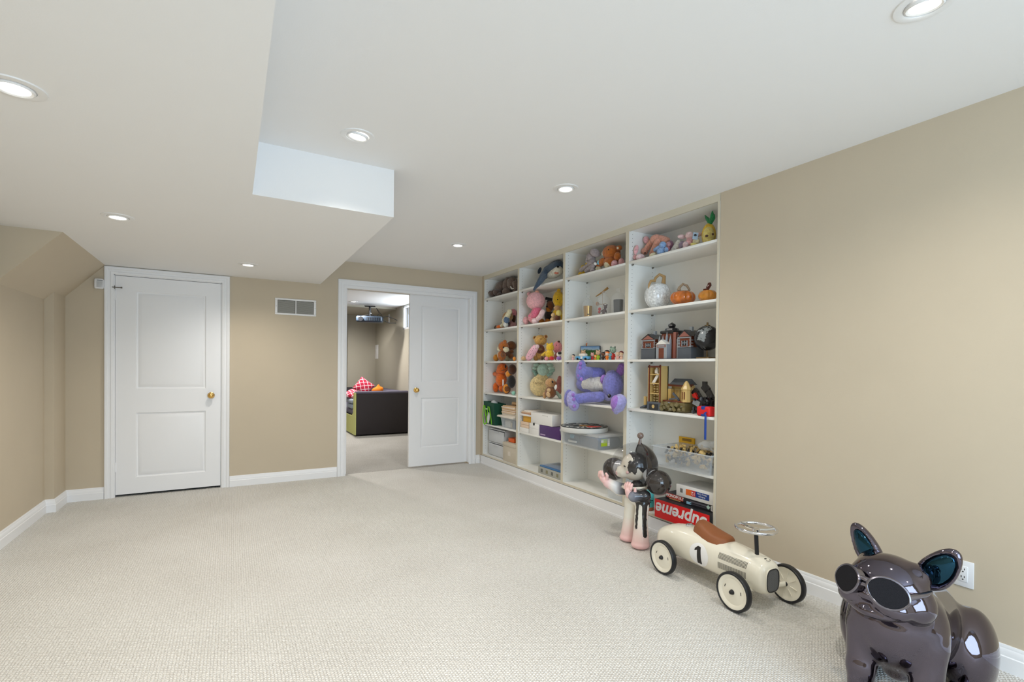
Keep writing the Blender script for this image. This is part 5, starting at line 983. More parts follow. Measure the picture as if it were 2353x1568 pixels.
p = on(1491, 2.87, Z6); t = thing('toy_bottle', 'turquoise cylinder bottle with a copper base', 'bottle', p); obj('base', MB().lathe([(.0, 0), (.036, 0), (.039, .005), (.039, .026), (0, .026)], 28), mat('copper', (188, 104, 62), .4), t); obj('barrel', MB().lathe([(.039, .0262), (.039, .14), (.034, .148), (0, .15)], 28), mat('turquoise', (92, 196, 196), .35), t)
for a, z in ((-.55, .085), (-.55, .07), (-.15, .08)): obj('window_mark', MB().rbox((-.007, -.002, -.003), (.007, .001, .004), .001, Matrix.Rotation(a, 4, 'Z') @ Matrix.Translation((0, -.039, z))), K, t)
# ------------------------------------------------------------------ ride-on car
IV = mat('ivory_enamel', (234, 229, 213), .22, coat=.5); RUB = mat('black_rubber', (30, 31, 34), .42); LEA = mat('brown_leatherette', (140, 84, 48), .5, bump=.12, scale=180)
t = thing('ride_on_car', 'ivory vintage ride-on racing car with number 1 and brown seat', 'toy car', (2.435, 1.85, 0), -.06)
SEC = [(.475, .012, .125, .15), (.465, .035, .108, .18), (.44, .062, .095, .212), (.40, .082, .09, .24), (.34, .097, .087, .264), (.25, .107, .085, .281), (.15, .109, .085, .286), (.0, .104, .085, .282), (-.12, .097, .084, .277), (-.22, .091, .082, .271), (-.275, .086, .081, .265), (-.305, .080, .084, .255), (-.322, .070, .091, .243), (-.330, .056, .10, .228)]
def loft(sec, n=36, p=2.6):
    mb = MB(); vs = []; fs = []
    for y, w, z0, z1 in sec:
        zc, hz = (z0+z1)/2, (z1-z0)/2
        for i in range(n):
            a = 2*PI*i/n; c, s_ = math.cos(a), math.sin(a)
            vs.append((w*math.copysign(abs(c)**(2/p), c), y, zc+hz*math.copysign(abs(s_)**(2/p), s_)))
    for j in range(len(sec)-1):
        for i in range(n): fs.append((j*n+i, j*n+(i+1) % n, (j+1)*n+(i+1) % n, (j+1)*n+i))
    fs += [tuple(range(n)), tuple((len(sec)-1)*n+i for i in range(n))]
    return mb.add(vs, fs)
car_body = obj('car_body', loft(SEC), IV, t, angle=50)
# body surface point at local y and height z on the left flank (towards the room: local -x)
def flank(y, z, off=.0006):
    for a_, b_ in zip(SEC, SEC[1:]):
        if b_[0] <= y <= a_[0]:
            k = (y-a_[0])/(b_[0]-a_[0]); w, z0, z1 = [a_[i]+(b_[i]-a_[i])*k for i in (1, 2, 3)]
            zc, hz = (z0+z1)/2, (z1-z0)/2; s_ = max(-1, min(1, (z-zc)/hz)); return Vector((-w*(1-abs(s_)**2.6)**(1/2.6)-off, y, z))
def decal(name, poly, m, off, nu=14, nv=14):
    """polygon given in (y, z) wrapped on the flank"""
    bm = bmesh.new(); f = bm.faces.new([bm.verts.new((y, z, 0)) for y, z in poly]); bmesh.ops.triangulate(bm, faces=[f])
    for _ in range(3): bmesh.ops.subdivide_edges(bm, edges=bm.edges[:], cuts=1, use_grid_fill=True)
    bm.verts.index_update(); vs = [flank(v.co.x, v.co.y, off) for v in bm.verts]; fs = [[v.index for v in f.verts] for f in bm.faces]; bm.free()
    return obj(name, MB().add(vs, fs), m, t, angle=80)
cy_, cz_ = .055, .178
decal('number_disc', [(cy_+.066*math.cos(a), cz_+.066*math.sin(a)) for a in [i*PI/16 for i in range(32)]], plain('disc_sticker_white', (238, 238, 238), .3), .0007)
decal('number_one', [(cy_-.016, cz_-.05), (cy_+.012, cz_-.05), (cy_+.012, cz_+.026), (cy_+.03, cz_+.018), (cy_+.028, cz_+.032), (cy_+.008, cz_+.05), (cy_-.012, cz_+.048), (cy_-.012, cz_-.042), (cy_-.02, cz_-.044)], plain('number_black', (34, 32, 32), .35), .0013)
for row, (z0, z1) in enumerate(((.205, .238), (.152, .186))):
    for i in range(26):
        y = -.075-i*.0066; d = .0035*(0 if row else 1)
        o = decal('vent_slot', [(y, z0), (y-.0026, z0), (y-.0026-d, z1), (y-d, z1)], plain('number_black', (34, 32, 32), .35), .0009)
# seat
prof = [(.155, .274, .05), (.150, .325, .052), (.135, .345, .058), (.10, .338, .066), (.06, .322, .074), (.01, .309, .078), (-.04, .302, .072), (-.066, .298, .05), (-.072, .285, .03)]
vs = []; fs = []; n = 15
for y, zt, w in prof:
    for i in range(n):
        a = -1+2*i/(n-1); e = (1-abs(a)**3.5); vs.append((w*a, y, .262+(zt-.262)*e**.5 if e > 0 else .262))
for j in range(len(prof)-1):
    for i in range(n-1): fs.append((j*n+i, j*n+i+1, (j+1)*n+i+1, (j+1)*n+i))
fs += [tuple(range(n)), tuple((len(prof)-1)*n+i for i in range(n))]+[tuple([j*n for j in range(len(prof))]+[j*n+n-1 for j in reversed(range(len(prof)))])]
obj('seat', MB().add(vs, fs), LEA, t, angle=60)
obj('fuel_cap', MB().lathe([(.024, .279), (.024, .288), (.019, .293), (.0, .294)], 24, Matrix.Translation((0, .225, 0))).rbox((-.015, -.003, .292), (.015, .003, .298), .001, Matrix.Translation((0, .225, 0))), CHROME, t)
# steering
sc_ = (0, -.24, .262); hub = (0, -.232, .402)
obj('steering_column', MB().cyl(sc_, (0, -.233, .375), .0105, seg=16), RUB, t); st = obj('steering_hub', MB().cyl((0, -.233, .372), (0, -.2325, .392), .014, .019, 18), mat('grey_plastic', (150, 160, 166), .4), t)
w = MB().tube([(.098*math.cos(a), -.232+.098*math.sin(a), .405) for a in [i*PI/18 for i in range(36)]], .0085, 10, True)
for i in range(3): a = PI/2+i*2*PI/3; w.tube([(0, -.232, .398), (.05*math.cos(a), -.232+.05*math.sin(a), .397), (.095*math.cos(a), -.232+.095*math.sin(a), .405)], .0075, 8)
obj('steering_wheel', w.lathe([(.02, .391), (.02, .400), (.008, .406), (0, .406)], 18, Matrix.Translation((0, -.232, 0))), CHROME, t)
# wheels
wh = MB().lathe([(.0, -.016), (.03, -.012), (.066, -.008), (.078, -.0135), (.0865, -.0135), (.0865, .0135), (.078, .0135), (.066, .006), (.03, .01), (0, .012)], 40); WHM = wh.mesh('wheel_disc', IV, True, 35)
TYM = MB().lathe([(.0855, -.012), (.0885, -.0165), (.096, -.0165), (.1, -.011), (.1, .011), (.096, .0165), (.0885, .0165), (.0855, .012)], 44, ring=True).mesh('tyre', RUB, True, 40)
CAPM = MB().lathe([(.013, 0), (.0125, .006), (.008, .016), (.0, .019)], 18).mesh('hub_cap', RUB)
SPM = MB().box((.026, -.0012, .0118), (.064, .0012, .0078)).mesh('spoke_rib', IV, False)
for lx, ly in ((-.17, .27), (.17, .27), (-.17, -.238), (.178, -.29)):
    sg = -1 if lx < 0 else 1; g = put('wheel', WHM, t, (lx, ly, .1003), (0, sg*PI/2, 0)); put('tyre', TYM, g); put('hub_cap', CAPM, g, (0, 0, .011))
    q = put('hub_cap', CAPM, g, (0, 0, -.012), (PI, 0, 0))
    if lx > 0:
        for i in range(8): sp = put('spoke_rib', SPM, g, (0, 0, -.0225), (0, 0, i*PI/4+.2))
    for a in (1.2, -1.4): put('wheel_mark', MB().box((-.008, -.0015, .0095), (.008, .0015, .0102)).mesh('wheel_mark', K, False), g, (.05*math.cos(a), .05*math.sin(a), -.0005), (0, 0, a+PI/2))
obj('rear_axle', MB().cyl((-.165, .27, .1), (.165, .27, .1), .008, seg=10), STEEL, t); obj('front_axle', MB().cyl((-.165, -.238, .1), (0, -.262, .1), .014, seg=14).cyl((0, -.262, .1), (.17, -.288, .1), .014, seg=14), IV, t)
obj('axle_knob', MB().ell((-.118, -.252, .118), (.012, .012, .013)), RUB, t)
# grille
gp = [(.046*math.copysign(abs(math.cos(a))**.62, math.cos(a)), .164+.058*math.copysign(abs(math.sin(a))**.7, math.sin(a))) for a in [i*PI/18 for i in range(36)]]
G_ = Matrix(((1, 0, 0, 0), (0, 0, -1, -.3305), (0, 1, 0, 0), (0, 0, 0, 1)))
GRM = mat('grille_mesh', (62, 64, 66), .5); nt = GRM.node_tree; ck = nt.nodes.new('ShaderNodeTexBrick'); ck.inputs['Scale'].default_value = 90; ck.inputs['Color1'].default_value = srgb((70, 72, 74)); ck.inputs['Color2'].default_value = srgb((58, 60, 62)); ck.inputs['Mortar'].default_value = srgb((130, 132, 132)); ck.inputs['Mortar Size'].default_value = .03; ck.offset = 0
tcn = nt.nodes.new('ShaderNodeTexCoord'); mp = nt.nodes.new('ShaderNodeMapping'); mp.inputs['Rotation'].default_value = (PI/2, 0, 0); nt.links.new(tcn.outputs['Object'], mp.inputs[0]); nt.links.new(mp.outputs[0], ck.inputs['Vector']); nt.links.new(ck.outputs[0], nt.nodes['Principled BSDF'].inputs['Base Color'])
obj('grille', MB().prism(gp, 0, .004, G_), GRM, t, smooth=False)
obj('grille_bead', MB().tube([G_ @ Vector((x, z, .004)) for x, z in gp], .003, 8, True), RUB, t); obj('grille_rim', MB().tube([G_ @ Vector((x*1.07, .164+(z-.164)*1.06, .002)) for x, z in gp], .0025, 8, True), IV, t)
em = MB()
for i in range(5): a = math.radians(50+i*20); em.box((-.0012, .006, 0), (.0012, .013, .0008), Matrix.Translation((0, -.298, .2585)) @ Matrix.Rotation(.35, 4, 'X') @ Matrix.Rotation(a-PI/2, 4, 'Z'))
em.tube([Vector((0, -.298, .259))+Vector((.013*math.cos(a), -.006+.010*math.sin(a), .0012+.002*math.sin(a))) for a in [PI+i*PI/10 for i in range(11)]], .0012, 6)
obj('bonnet_emblem', em, K, t)
# ------------------------------------------------------------------ helmet figure
t = thing('helmet_figure', 'glossy white and black figure with a bubble helmet beside the shelves', 'figure', (2.5, 2.585, 0), -PI/2)
FB = mat('figure_enamel', (238, 234, 226), .18, coat=.4); nt = FB.node_tree; N = nt.nodes.new; Lk = nt.links.new
tcn = N('ShaderNodeTexCoord'); sx = N('ShaderNodeSeparateXYZ'); Lk(tcn.outputs['Object'], sx.inputs[0]); r1 = N('ShaderNodeValToRGB'); e = r1.color_ramp.elements; e[0].position = .02; e[0].color = srgb((232, 188, 188)); e[1].position = .19; e[1].color = srgb((238, 234, 222)); Lk(sx.outputs['Z'], r1.inputs[0])
cv = N('ShaderNodeCombineXYZ'); Lk(sx.outputs['X'], cv.inputs[0]); Lk(sx.outputs['Y'], cv.inputs[1]); ln = N('ShaderNodeVectorMath'); ln.operation = 'LENGTH'; Lk(cv.outputs[0], ln.inputs[0])
r2 = N('ShaderNodeValToRGB'); e = r2.color_ramp.elements; e[0].position = .085; e[0].color = srgb((40, 38, 40)); e[1].position = .215; e[1].color = srgb((238, 200, 198))
for p_, c_ in ((.115, (120, 124, 138)), (.15, (226, 232, 240)), (.18, (240, 236, 232))): q = r2.color_ramp.elements.new(p_); q.color = srgb(c_)
mxx = N('ShaderNodeMath'); mxx.operation = 'MAXIMUM'; mxx.inputs[1].default_value = 0; Lk(sx.outputs['X'], mxx.inputs[0]); mad = N('ShaderNodeMath'); mad.operation = 'MULTIPLY_ADD'; mad.inputs[1].default_value = -.5; Lk(mxx.outputs[0], mad.inputs[0]); Lk(ln.outputs['Value'], mad.inputs[2]); Lk(mad.outputs[0], r2.inputs[0]); gt = N('ShaderNodeMath'); gt.operation = 'GREATER_THAN'; gt.inputs[1].default_value = .335; Lk(sx.outputs['Z'], gt.inputs[0]); mx = N('ShaderNodeMix'); mx.data_type = 'RGBA'; Lk(gt.outputs[0], mx.inputs[0]); Lk(r1.outputs[0], mx.inputs[6]); Lk(r2.outputs[0], mx.inputs[7]); Lk(mx.outputs[2], nt.nodes['Principled BSDF'].inputs['Base Color'])
INKB = mat('black_enamel', (38, 35, 36), .15, coat=.4); PINKH = mat('pink_enamel', (238, 196, 192), .25, coat=.3); CREAM = mat('cream_enamel', (238, 230, 214), .25, coat=.3)
s = SDF()
for sg, fy in ((1, -.03), (-1, .0)):
    s.u(sd_cone((sg*.055, 0, .30), (sg*.06, fy*.5, .20), .050, .044), .02); s.u(sd_cone((sg*.06, fy*.5, .20), (sg*.074, fy, .05), .044, .058), .015); s.u(sd_ell((sg*.075, fy-.004, .025), (.062, .066, .03)), .012)
s.u(sd_ell((0, 0, .33), (.085, .062, .05)), .015); s.u(sd_cone((0, 0, .34), (0, 0, .41), .058, .045), .02)
s.u(sd_cone((.05, -.01, .385), (.115, -.035, .372), .035, .036), .015).u(sd_cone((.115, -.035, .372), (.075, -.10, .368), .036, .04), .015)      # near arm folded to the front
s.u(sd_cone((-.05, -.01, .385), (-.13, -.04, .365), .036, .042), .015).u(sd_cone((-.13, -.04, .365), (-.195, -.10, .405), .046, .036), .015)    # far arm reaching out
cut = SDF(); cut.ops = list(s.ops); cut.isect(lambda P: .0005-P[..., 2], .004)
body = put('body', cut.mesh('body', FB, (-.26, -.17, -.01), (.17, .10, .47), .0075), t)
def hand(name, base, fwd, up, sc, parent):
    f = Vector(fwd).normalized(); u = Vector(up); u = (u-f*u.dot(f)).normalized(); r = f.cross(u); b = Vector(base)
    W = lambda x, y, z: tuple(b+(r*x+f*y+u*z)*sc)          # y along the fingers, z out of the back of the hand
    h = SDF(); h.ops = [(0, sd_cone(W(0, 0, 0), W(0, .03, 0), .024*sc, .026*sc), .01)]
    for i, (x, L_) in enumerate(((-.026, .03), (-.009, .038), (.009, .036), (.025, .028))):
        k1 = W(x, .045, .002); k2 = W(x*1.12, .045+L_*.55, -.002); k3 = W(x*1.18, .045+L_, -.012); h.u(sd_cone(k1, k2, .0112*sc, .0105*sc), .005).u(sd_cone(k2, k3, .0105*sc, .0085*sc), .003)
    h.u(sd_cone(W(.024, .005, -.004), W(.046, .025, -.016), .012*sc, .0105*sc), .006).u(sd_cone(W(.046, .025, -.016), W(.048, .043, -.018), .0105*sc, .009*sc), .003)
    lo = [min(base[i], b[i]+f[i]*.1*sc)-.075*sc for i in range(3)]; hi = [max(base[i], b[i]+f[i]*.1*sc)+.075*sc for i in range(3)]
    return put(name, h.mesh(name, PINKH, lo, hi, .0038), parent)
hand('hand', (.045, -.115, .372), (-.12, -.08, 1), (0, -1, .1), 1.0, t); hand('hand', (-.205, -.112, .412), (-.55, -.35, .75), (-.3, -1, 0), 1.0, t)
# paint drips on the legs: a thin raised skin of the body surface
base_f = cut.val; d = SDF(); d.ops = [(0, sd_cone((.10, -.02, .33), (.118, -.035, .10), .021, .017), .01)]
d.u(sd_cone((.055, -.055, .33), (.07, -.08, .15), .018, .016), .01).u(sd_ell((.09, -.02, .335), (.055, .06, .035)), .012).u(sd_cone((.11, .03, .32), (.12, .03, .20), .018, .014), .01).u(sd_cone((.06, -.05, .33), (.10, -.03, .315), .014, .014), .01)
dm = SDF(); dm.ops = [(0, lambda P: np.maximum(base_f(P)-.0028, d.val(P)), 0)]
put('paint_drip', dm.mesh('paint_drip', INKB, (.02, -.12, .09), (.16, .09, .38), .005), t)
# head, hair and helmet (built about the head centre, then turned to its side)
HZ = .555; hx, hy, HR = -.035, .01, -.5
head = SDF(); head.u(sd_ell((0, 0, -.012), (.098, .098, .10))).u(sd_ell((0, -.085, -.055), (.05, .042, .038)), .02).u(sd_ell((0, -.118, -.045), (.02, .018, .015)), .012).u(sd_ell((0, -.115, -.072), (.022, .016, .012)), .01).u(sd_ell((0, -.108, -.02), (.012, .018, .014)), .014)
HP = dict(loc=(hx, hy, HZ), rot=(0, 0, HR))
hm = put('head', head.mesh('head', CREAM, (-.12, -.15, -.13), (.12, .12, .12), .008), t, **HP)
put('lips', SDF().u(sd_ell((0, -.131, -.052), (.016, .008, .007))).u(sd_ell((0, -.128, -.066), (.018, .009, .007)), .003).mesh('lips', PINKH, (-.03, -.15, -.08), (.03, -.11, -.04), .003), hm)
for sg in (-1, 1): put('eye', MB().ell((sg*.045, -.084, .0), (.014, .008, .005), (0, sg*.2, 0)).mesh('eye', INKB), hm); put('cheek_blush', MB().ell((sg*.062, -.068, -.04), (.016, .01, .012)).mesh('cheek_blush', PINKH), hm)
hf = head.val; hr = SDF(); hr.u(sd_ell((0, .05, .04), (.13, .095, .11)))
for a, z0_, z in ((1.3, .03, -.085), (.95, .06, -.05), (.55, .08, .035), (-1.3, .03, -.085), (-.9, .06, -.04), (-.5, .08, .04)):
    hr.u(sd_cone((.10*math.sin(a), -.10*math.cos(a), z0_), (.11*math.sin(a), -.11*math.cos(a), z), .021, .016), .012)
hq = SDF(); hq.ops = [(0, lambda P: np.maximum(hf(P)-.004, hr.val(P)), 0)]
put('hair', hq.mesh('hair', INKB, (-.13, -.13, -.12), (.13, .13, .125), .0065), t, **HP)
VIS = mat('helmet_clear', (70, 68, 68), .03, alpha=.2, spec=.9, coat=1.0); SMK = mat('helmet_smoke', (44, 37, 35), .05, alpha=.86, spec=.7, coat=.6)
Rx = Matrix.Rotation(PI/2, 4, 'X'); R0 = .162
def hput(n_, mb_, m_): return put(n_, mb_.mesh(n_, m_, True, 80), t, **HP)
hput('helmet_visor', MB().lathe([(R0*math.cos(a) if i < 14 else 0, R0*math.sin(a)*1.02) for i, a in enumerate([-.32+i*(PI/2+.32)/14 for i in range(15)])], 40, Rx, cap=False), VIS)
hput('helmet_shell', MB().lathe([(R0*1.012*math.cos(a) if i else 0, R0*math.sin(a)) for i, a in enumerate([-PI/2+i*(PI/2-.27)/10 for i in range(11)])], 40, Rx, cap=False), SMK)
hput('helmet_seam', MB().tube([Rx @ Vector((R0*.965*math.cos(a), R0*.965*math.sin(a), R0*math.sin(-.27))) for a in [i*PI/20 for i in range(40)]], .004, 8, True), INKB)
obj('collar_ring', MB().lathe([(.078, 0), (.10, .004), (.105, .014), (.098, .024), (.075, .02)], 36, ring=True, M=Matrix.Translation((hx+.02, hy, .392)) @ Matrix.Rotation(-.1, 4, 'Y')), CREAM, t)
for sg, c, lb in ((1, (.168, .035, .468), 0), (-1, (-.275, .03, .48), 1)):
    m_ = Vector((hx+sg*.10, hy+.02, HZ-.04)); cc = Vector(c); dd = (cc-m_).normalized()
    obj('ear_cone', MB().cyl(m_, cc-dd*.055, .04, .062, 24), mat('pearl_grey', (196, 200, 206), .15, coat=.5), t)
    obj('ear_bulb', MB().ell(c, .086, u=36, w=22), SMK, t)
obj('antenna_stem', MB().cyl((hx+.02, hy+.025, HZ+R0-.012), (hx+.025, hy+.025, HZ+R0+.032), .014, .007, 18), mat('taupe_smoke', (118, 100, 92), .15, coat=.5), t); obj('antenna_ball', MB().ell((hx+.026, hy+.025, HZ+R0+.050), .023, u=24, w=16), mat('taupe_smoke', (118, 100, 92), .15, coat=.5), t)
# ------------------------------------------------------------------ bulldog sculpture
DOG = mat('smoked_chrome', (104, 98, 108), .045, metal=1.0); DOGIN = mat('teal_chrome', (38, 70, 88), .06, metal=1.0); LENS = mat('speaker_cloth', (34, 34, 38), .9, var=.35, scale=700, spec=.15); SILV = mat('satin_grey', (128, 125, 134), .2, metal=.95)
t = thing('bulldog_speaker', 'smoky chrome sitting bulldog sculpture wearing big dark sunglasses', 'sculpture', (2.105, .851, 0), math.radians(-77))
DK, DZ = .93, .082
HR_ = Matrix.Rotation(-.30, 3, 'Z') @ Matrix.Rotation(-.16, 3, 'X'); HC_ = Vector((0, -.03, .42))
def hp(x, y, z): q = HR_ @ (Vector((x, y, z))-HC_)+HC_; return (q.x*DK, q.y*DK, q.z*DK+DZ)
def he(c, r, rot=(0, 0, 0)): return sd_ell(hp(*c), hs(r), (HR_ @ Euler(rot).to_matrix()).to_euler())
def hs(r): return tuple(q*DK for q in r)
s = SDF()
s.u(sd_cone((0, .0, .35), (0, .36, .20), .125, .17), .05).u(sd_cone((0, .06, .35), (0, .30, .29), .125, .14), .05).u(sd_ell((0, .03, .22), (.07, .08, .11)), .05).u(sd_ell((0, -.035, .32), (.108, .092, .13)), .05).u(sd_cone((0, 0, .37), hp(0, -.05, .40), .105, .09), .05)
for g in (-1, 1):
    s.u(sd_ell((g*.085, .0, .32), (.058, .075, .10)), .04).u(sd_cone((g*.092, -.03, .29), (g*.094, -.055, .15), .056, .044), .025).u(sd_cone((g*.094, -.055, .15), (g*.094, -.06, .035), .044, .040), .02).u(sd_ell((g*.095, -.088, .027), (.048, .066, .029)), .02)
    s.u(sd_ell((g*.175, .36, .16), (.08, .15, .165)), .05).u(sd_ell((g*.15, .22, .032), (.046, .10, .033)), .025)
s.u(sd_ell((0, .53, .09), (.03, .04, .03)), .03)
s.u(he((0, -.085, .43), (.128, .118, .10)), .025).u(he((0, -.07, .47), (.10, .09, .065)), .025)
for g in (-1, 1): s.u(he((g*.058, -.165, .375), (.066, .062, .052), (0, g*.2, 0)), .018).u(he((g*.105, -.085, .385), (.05, .07, .06)), .025).u(he((g*.075, -.055, .49), (.045, .05, .04)), .018)
s.u(he((0, -.205, .398), (.042, .036, .03)), .012).u(he((0, -.165, .335), (.07, .06, .03)), .016).sub(sd_cone(hp(0, -.245, .385), hp(0, -.225, .345), .004, .004), .008)
for g in (-1, 1): s.sub(he((g*.014, -.23, .407), (.008, .01, .007)), .004).sub(sd_cone(hp(0, -.232, .352), hp(g*.10, -.185, .332), .005, .004), .009)
s.sub(sd_cone(hp(-.1, -.115, .305), hp(.1, -.115, .305), .006, .006), .02).isect(lambda P: .0005-P[..., 2], .003)
put('body', s.mesh('body', DOG, (-.28, -.25, -.01), (.28, .59, .64), .0085), t)
def ear(g):
    tip = Vector(hp(g*.166, -.005, .612)); bs = Vector(hp(g*.088, -.035, .458)); ax = (tip-bs).normalized(); c = bs+(tip-bs)*.48
    q = HR_ @ Vector((g*.35, -.94, .0)); q = (q-ax*q.dot(ax)).normalized(); r = ax.cross(q)      # q: towards the opening
    R = Matrix((r, q, ax)).transposed(); eu = R.to_euler()
    f1 = sd_ell(c, hs((.060, .034, .105)), eu); f2 = sd_ell(c+(q*.028-ax*.004)*DK, hs((.048, .036, .088)), eu)
    f1a = lambda P: smax(f1(P), sd_cone(bs-ax*.1, tip+ax*.02, .1, .026)(P), .02)
    lo = [c[i]-.12 for i in range(3)]; hi = [c[i]+.12 for i in range(3)]
    a = SDF(); a.ops = [(0, f1a, 0)]; a.sub(f2, .006); o = put('ear', a.mesh('ear', DOG, lo, hi, .0045), t)
    b = SDF(); b.ops = [(0, lambda P: np.maximum(f1a(P)+.011, f2(P)-.002), 0)]
    put('inner_ear', b.mesh('inner_ear', DOGIN, lo, hi, .0045), o); return o
ear(1); ear(-1)
# sunglasses
GB = lambda *q: Vector(hp(*q))
gl = obj('glasses_bridge', MB().tube([GB(-.03, -.234, .446), GB(0, -.240, .450), GB(.03, -.234, .446)], .009, 10).tube([GB(-.035, -.234, .425), GB(0, -.242, .431), GB(.035, -.234, .425)], .007, 10), SILV, t)
for g in (-1, 1):
    Mg = Matrix.Translation(GB(g*.068, -.220, .424)) @ HR_.to_4x4() @ Matrix.Rotation(g*.46, 4, 'Z') @ Matrix.Rotation(-.10, 4, 'X') @ Matrix.Rotation(g*.12, 4, 'Y')
    out = []
    for i in range(40):
        a = 2*PI*i/40; x = .058*math.cos(a); z = .047*math.sin(a)
        if z < 0: x *= 1+.14*z/.047
        out.append((x, z-.05*g*x))
    Mz = Mg @ Matrix(((1, 0, 0, 0), (0, 0, -1, 0), (0, 1, 0, 0), (0, 0, 0, 1)))
    obj('lens', MB().prism([(x*.95, z*.94) for x, z in out], .0, .008, Mz), LENS, t, angle=30)
    obj('lens_rim', MB().tube([Mz @ Vector((x, z, .003)) for x, z in out], .0052, 8, True), SILV, t)
    obj('lens_housing', MB().prism([(x*.99, z*.99) for x, z in out], -.022, .002, Mz), SILV, t, angle=30)
    obj('temple', MB().tube([Mg @ Vector((g*.05, .006, .008)), GB(g*.138, -.13, .445), GB(g*.13, -.07, .45)], [.010, .008, .005], 10), SILV, t)
# ------------------------------------------------------------------ far room furniture
DKF = mat('charcoal_fleck_fabric', (58, 54, 56), .95, bump=.6, scale=260, var=.45, vscale=240); GRF = mat('grey_purple_fabric', (98, 94, 110), .95, bump=.3, scale=200); LIMEF = mat('lime_fabric', (198, 200, 130), .9, bump=.2, scale=200)
t = thing('sofa', 'charcoal sofa with pale lime front panels in the far room', 'sofa', (1.89, 8.88, 0))
obj('arm', MB().rbox((.012, 0, .02), (.98, .17, .765), .02), DKF, t); obj('arm_front', MB().prism([(0, .02), (0, .765), (.13, .765), (.16, .40), (.30, .345), (2.4, .345), (2.4, .02)], -.008, .012, Matrix(((0, 0, 1, 0), (1, 0, 0, 0), (0, 1, 0, 0), (0, 0, 0, 1)))), LIMEF, t, smooth=False)
obj('seat', MB().rbox((.03, .17, .06), (.98, 2.42, .34), .02), GRF, t); obj('seat_cushion', MB().rbox((.02, .18, .34), (.80, 1.28, .45), .04, seg=3), GRF, t); obj('seat_cushion', MB().rbox((.02, 1.29, .34), (.80, 2.40, .45), .04, seg=3), GRF, t)
obj('backrest', MB().rbox((.78, .10, .3), (.99, 2.44, .775), .04, seg=3), GRF, t); obj('arm', MB().rbox((.02, 2.42, .02), (.98, 2.58, .765), .02), DKF, t); obj('arm_pad', MB().rbox((.012, -.006, .745), (.985, .176, .79), .02, seg=3), GRF, t)
LAT = mat('red_lattice_fabric', (190, 34, 70), .85); nt = LAT.node_tree; tcn = nt.nodes.new('ShaderNodeTexCoord'); mp = nt.nodes.new('ShaderNodeMapping'); mp.inputs['Rotation'].default_value = (0, 0, PI/4); mp.inputs['Scale'].default_value = (13, 13, 13); ck = nt.nodes.new('ShaderNodeTexBrick'); ck.offset = 0; ck.inputs['Scale'].default_value = 1.0; ck.inputs['Color1'].default_value = srgb((196, 30, 62)); ck.inputs['Color2'].default_value = srgb((186, 28, 66)); ck.inputs['Mortar'].default_value = srgb((246, 214, 220)); ck.inputs['Mortar Size'].default_value = .07; ck.inputs['Brick Width'].default_value = .9; ck.inputs['Row Height'].default_value = .9
nt.links.new(tcn.outputs['Object'], mp.inputs[0]); nt.links.new(mp.outputs[0], ck.inputs['Vector']); nt.links.new(ck.outputs[0], nt.nodes['Principled BSDF'].inputs['Base Color'])
def pillow(label, loc, rot, s_=.24):
    mb = MB(); n = 14; vs = []; fs = []
    for k in (1, -1):
        for i in range(n+1):
            for j in range(n+1):
                x, y = -1+2*i/n, -1+2*j/n; h_ = .34*((1-x*x)*(1-y*y))**.45; vs.append((x*s_*(1-.06*(1-y*y)), y*s_*(1-.06*(1-x*x)), k*h_*s_))
    o = (n+1)**2
    for b_ in (0, o):
        for i in range(n):
            for j in range(n): fs.append((b_+i*(n+1)+j, b_+(i+1)*(n+1)+j, b_+(i+1)*(n+1)+j+1, b_+i*(n+1)+j+1))
    me_ = MB().add(vs, fs).mesh('cushion', LAT); bm = bmesh.new(); bm.from_mesh(me_); bmesh.ops.remove_doubles(bm, verts=bm.verts, dist=1e-5); bmesh.ops.recalc_face_normals(bm, faces=bm.faces[:]); bm.to_mesh(me_); bm.free()
    return tag(put('cushion', me_, None, loc, rot), label, 'cushion', 'red lattice cushions on the sofa')
pillow('red lattice-print cushion leaning upright on the sofa', at(836, 889, Y=9.28), (math.radians(60), math.radians(35), math.radians(-20)), .15)
pillow('red lattice-print cushion lying flat on the sofa', (2.02, 9.62, .715), (math.radians(18), math.radians(8), math.radians(-40)), .17)
o = SDF().u(sd_ell((0, 0, .06), (.10, .08, .07))).u(sd_cone((.02, 0, .10), (.03, 0, .17), .05, .02), .03).u(sd_ell((.07, -.02, .09), (.05, .04, .05)), .03)
p = at(860, 893, Y=9.45); tt = tag(put('orange_toy', o.mesh('orange_toy', mat('orange_felt', (240, 132, 24), .8), (-.14, -.12, -.02), (.15, .12, .21), .015), None, (p.x+.05, 9.45, .71)), 'bright orange soft toy on the sofa behind the arm', 'soft toy')
for i in range(2):
    q = tag(obj('folded_blanket', MB().rbox((-.13, -.22, 0), (.13, .22, .085), .035, seg=3), mat('blue_grey_knit', (150, 160, 172), .9, bump=.3, scale=120), loc=(2.03, 9.50, .4515+i*.092)), 'folded blue-grey blanket on the sofa seat, %s' % ('bottom of the pile' if i == 0 else 'top of the pile'), 'blanket', 'folded blankets on the sofa')
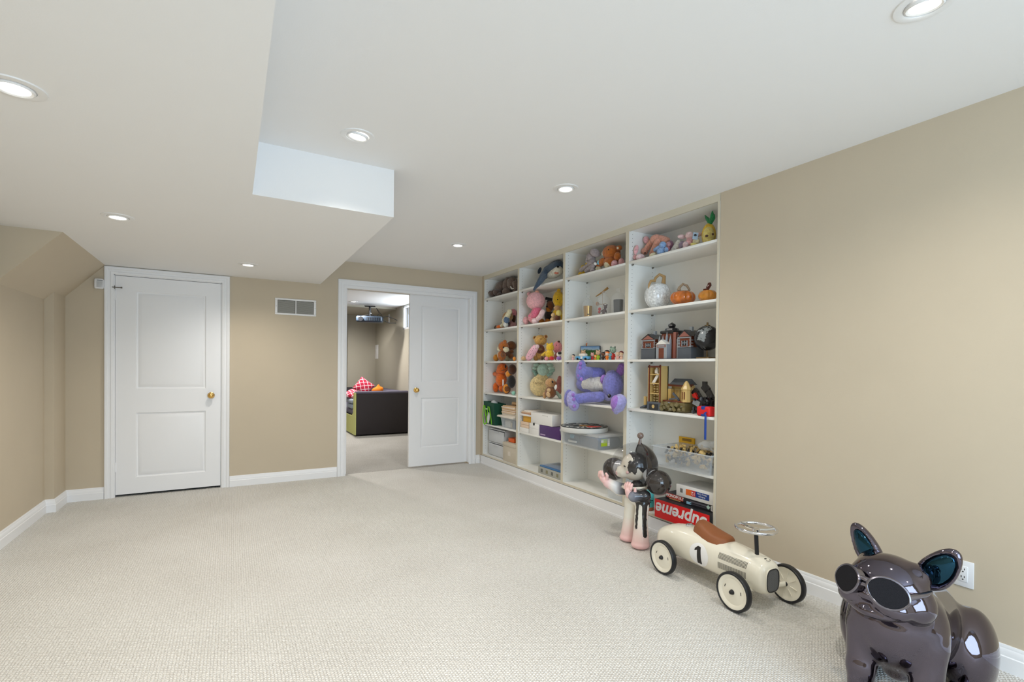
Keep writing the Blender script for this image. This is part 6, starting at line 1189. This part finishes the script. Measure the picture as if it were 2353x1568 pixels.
# projector on its ceiling mount
pc = at(850, 735, Y=9.62); t = thing('projector', 'dark ceiling projector on a black mount with loose cables', 'projector', (pc.x, 9.62, 2.405-.001), math.radians(-20)); PRJ = mat('projector_shell', (44, 54, 66), .3); PB = mat('projector_black', (22, 24, 28), .35)
z0 = pc.z-2.405
pb_ = obj('housing', MB().rbox((-.24, -.16, z0-.055), (.24, .16, z0+.06), .03, seg=3), PRJ, t); obj('lens_ring', MB().cyl((-.15, -.16, z0), (-.15, -.185, z0), .045, seg=20), PB, pb_); obj('vent', MB().box((-.04, -.163, z0-.03), (.2, -.159, z0+.03)), PB, pb_)
for i in range(7): obj('vent_slat', MB().box((-.03+i*.033, -.165, z0-.028), (-.015+i*.033, -.162, z0+.028)), PRJ, pb_)
obj('mount_pole', MB().cyl((0, 0, z0+.055), (0, 0, -.004), .022, seg=14), PB, t); obj('mount_plate', MB().rbox((-.10, -.05, -.016), (.10, .05, -.002), .004), PB, t); obj('mount_arm', MB().tube([(-.16, 0, z0+.065), (-.05, 0, z0+.085), (0, 0, z0+.11), (.05, 0, z0+.085), (.16, 0, z0+.065)], .009, 8), PB, t); obj('adjust_knob', MB().ell((.02, -.025, z0+.12), .014), CHROME, t)
obj('cable', MB().tube([(.22, .05, z0+.05), (.30, .1, z0+.085), (.42, .1, z0+.05), (.50, .2, z0+.02)], .006, 6), PB, t); obj('cable', MB().tube([(.24, .0, z0+.0), (.36, .05, z0-.05), (.48, .15, z0-.04)], .006, 6), PB, t); obj('cable', MB().tube([(.1, .1, z0+.06), (.16, .14, z0+.14), (.1, .16, -.02), (.2, .15, z0+.12), (.24, .1, z0+.05)], .005, 6), PB, t)
p = at(895, 732, X=X2); t = thing('cable_plate', 'white wall cable plate beside the projector', 'wall plate', (X2, p.y, p.z)); obj('plate', MB().rbox((-.014, -.05, -.09), (-.001, .05, .09), .004), PLW, t); obj('plug_socket', MB().rbox((-.03, -.02, -.03), (-.014, .02, .03), .004), PLW, t)
p = at(865, 809, X=X2); t = thing('wall_switch', 'tall white switch plate on the far room wall', 'switch', (X2, p.y-.02, p.z)); obj('plate', MB().rbox((-.008, -.16, -.16), (-.001, .16, .16), .003), PLW, t); obj('rocker', MB().rbox((-.013, -.05, -.06), (-.008, .05, .06), .003), PLW, t)
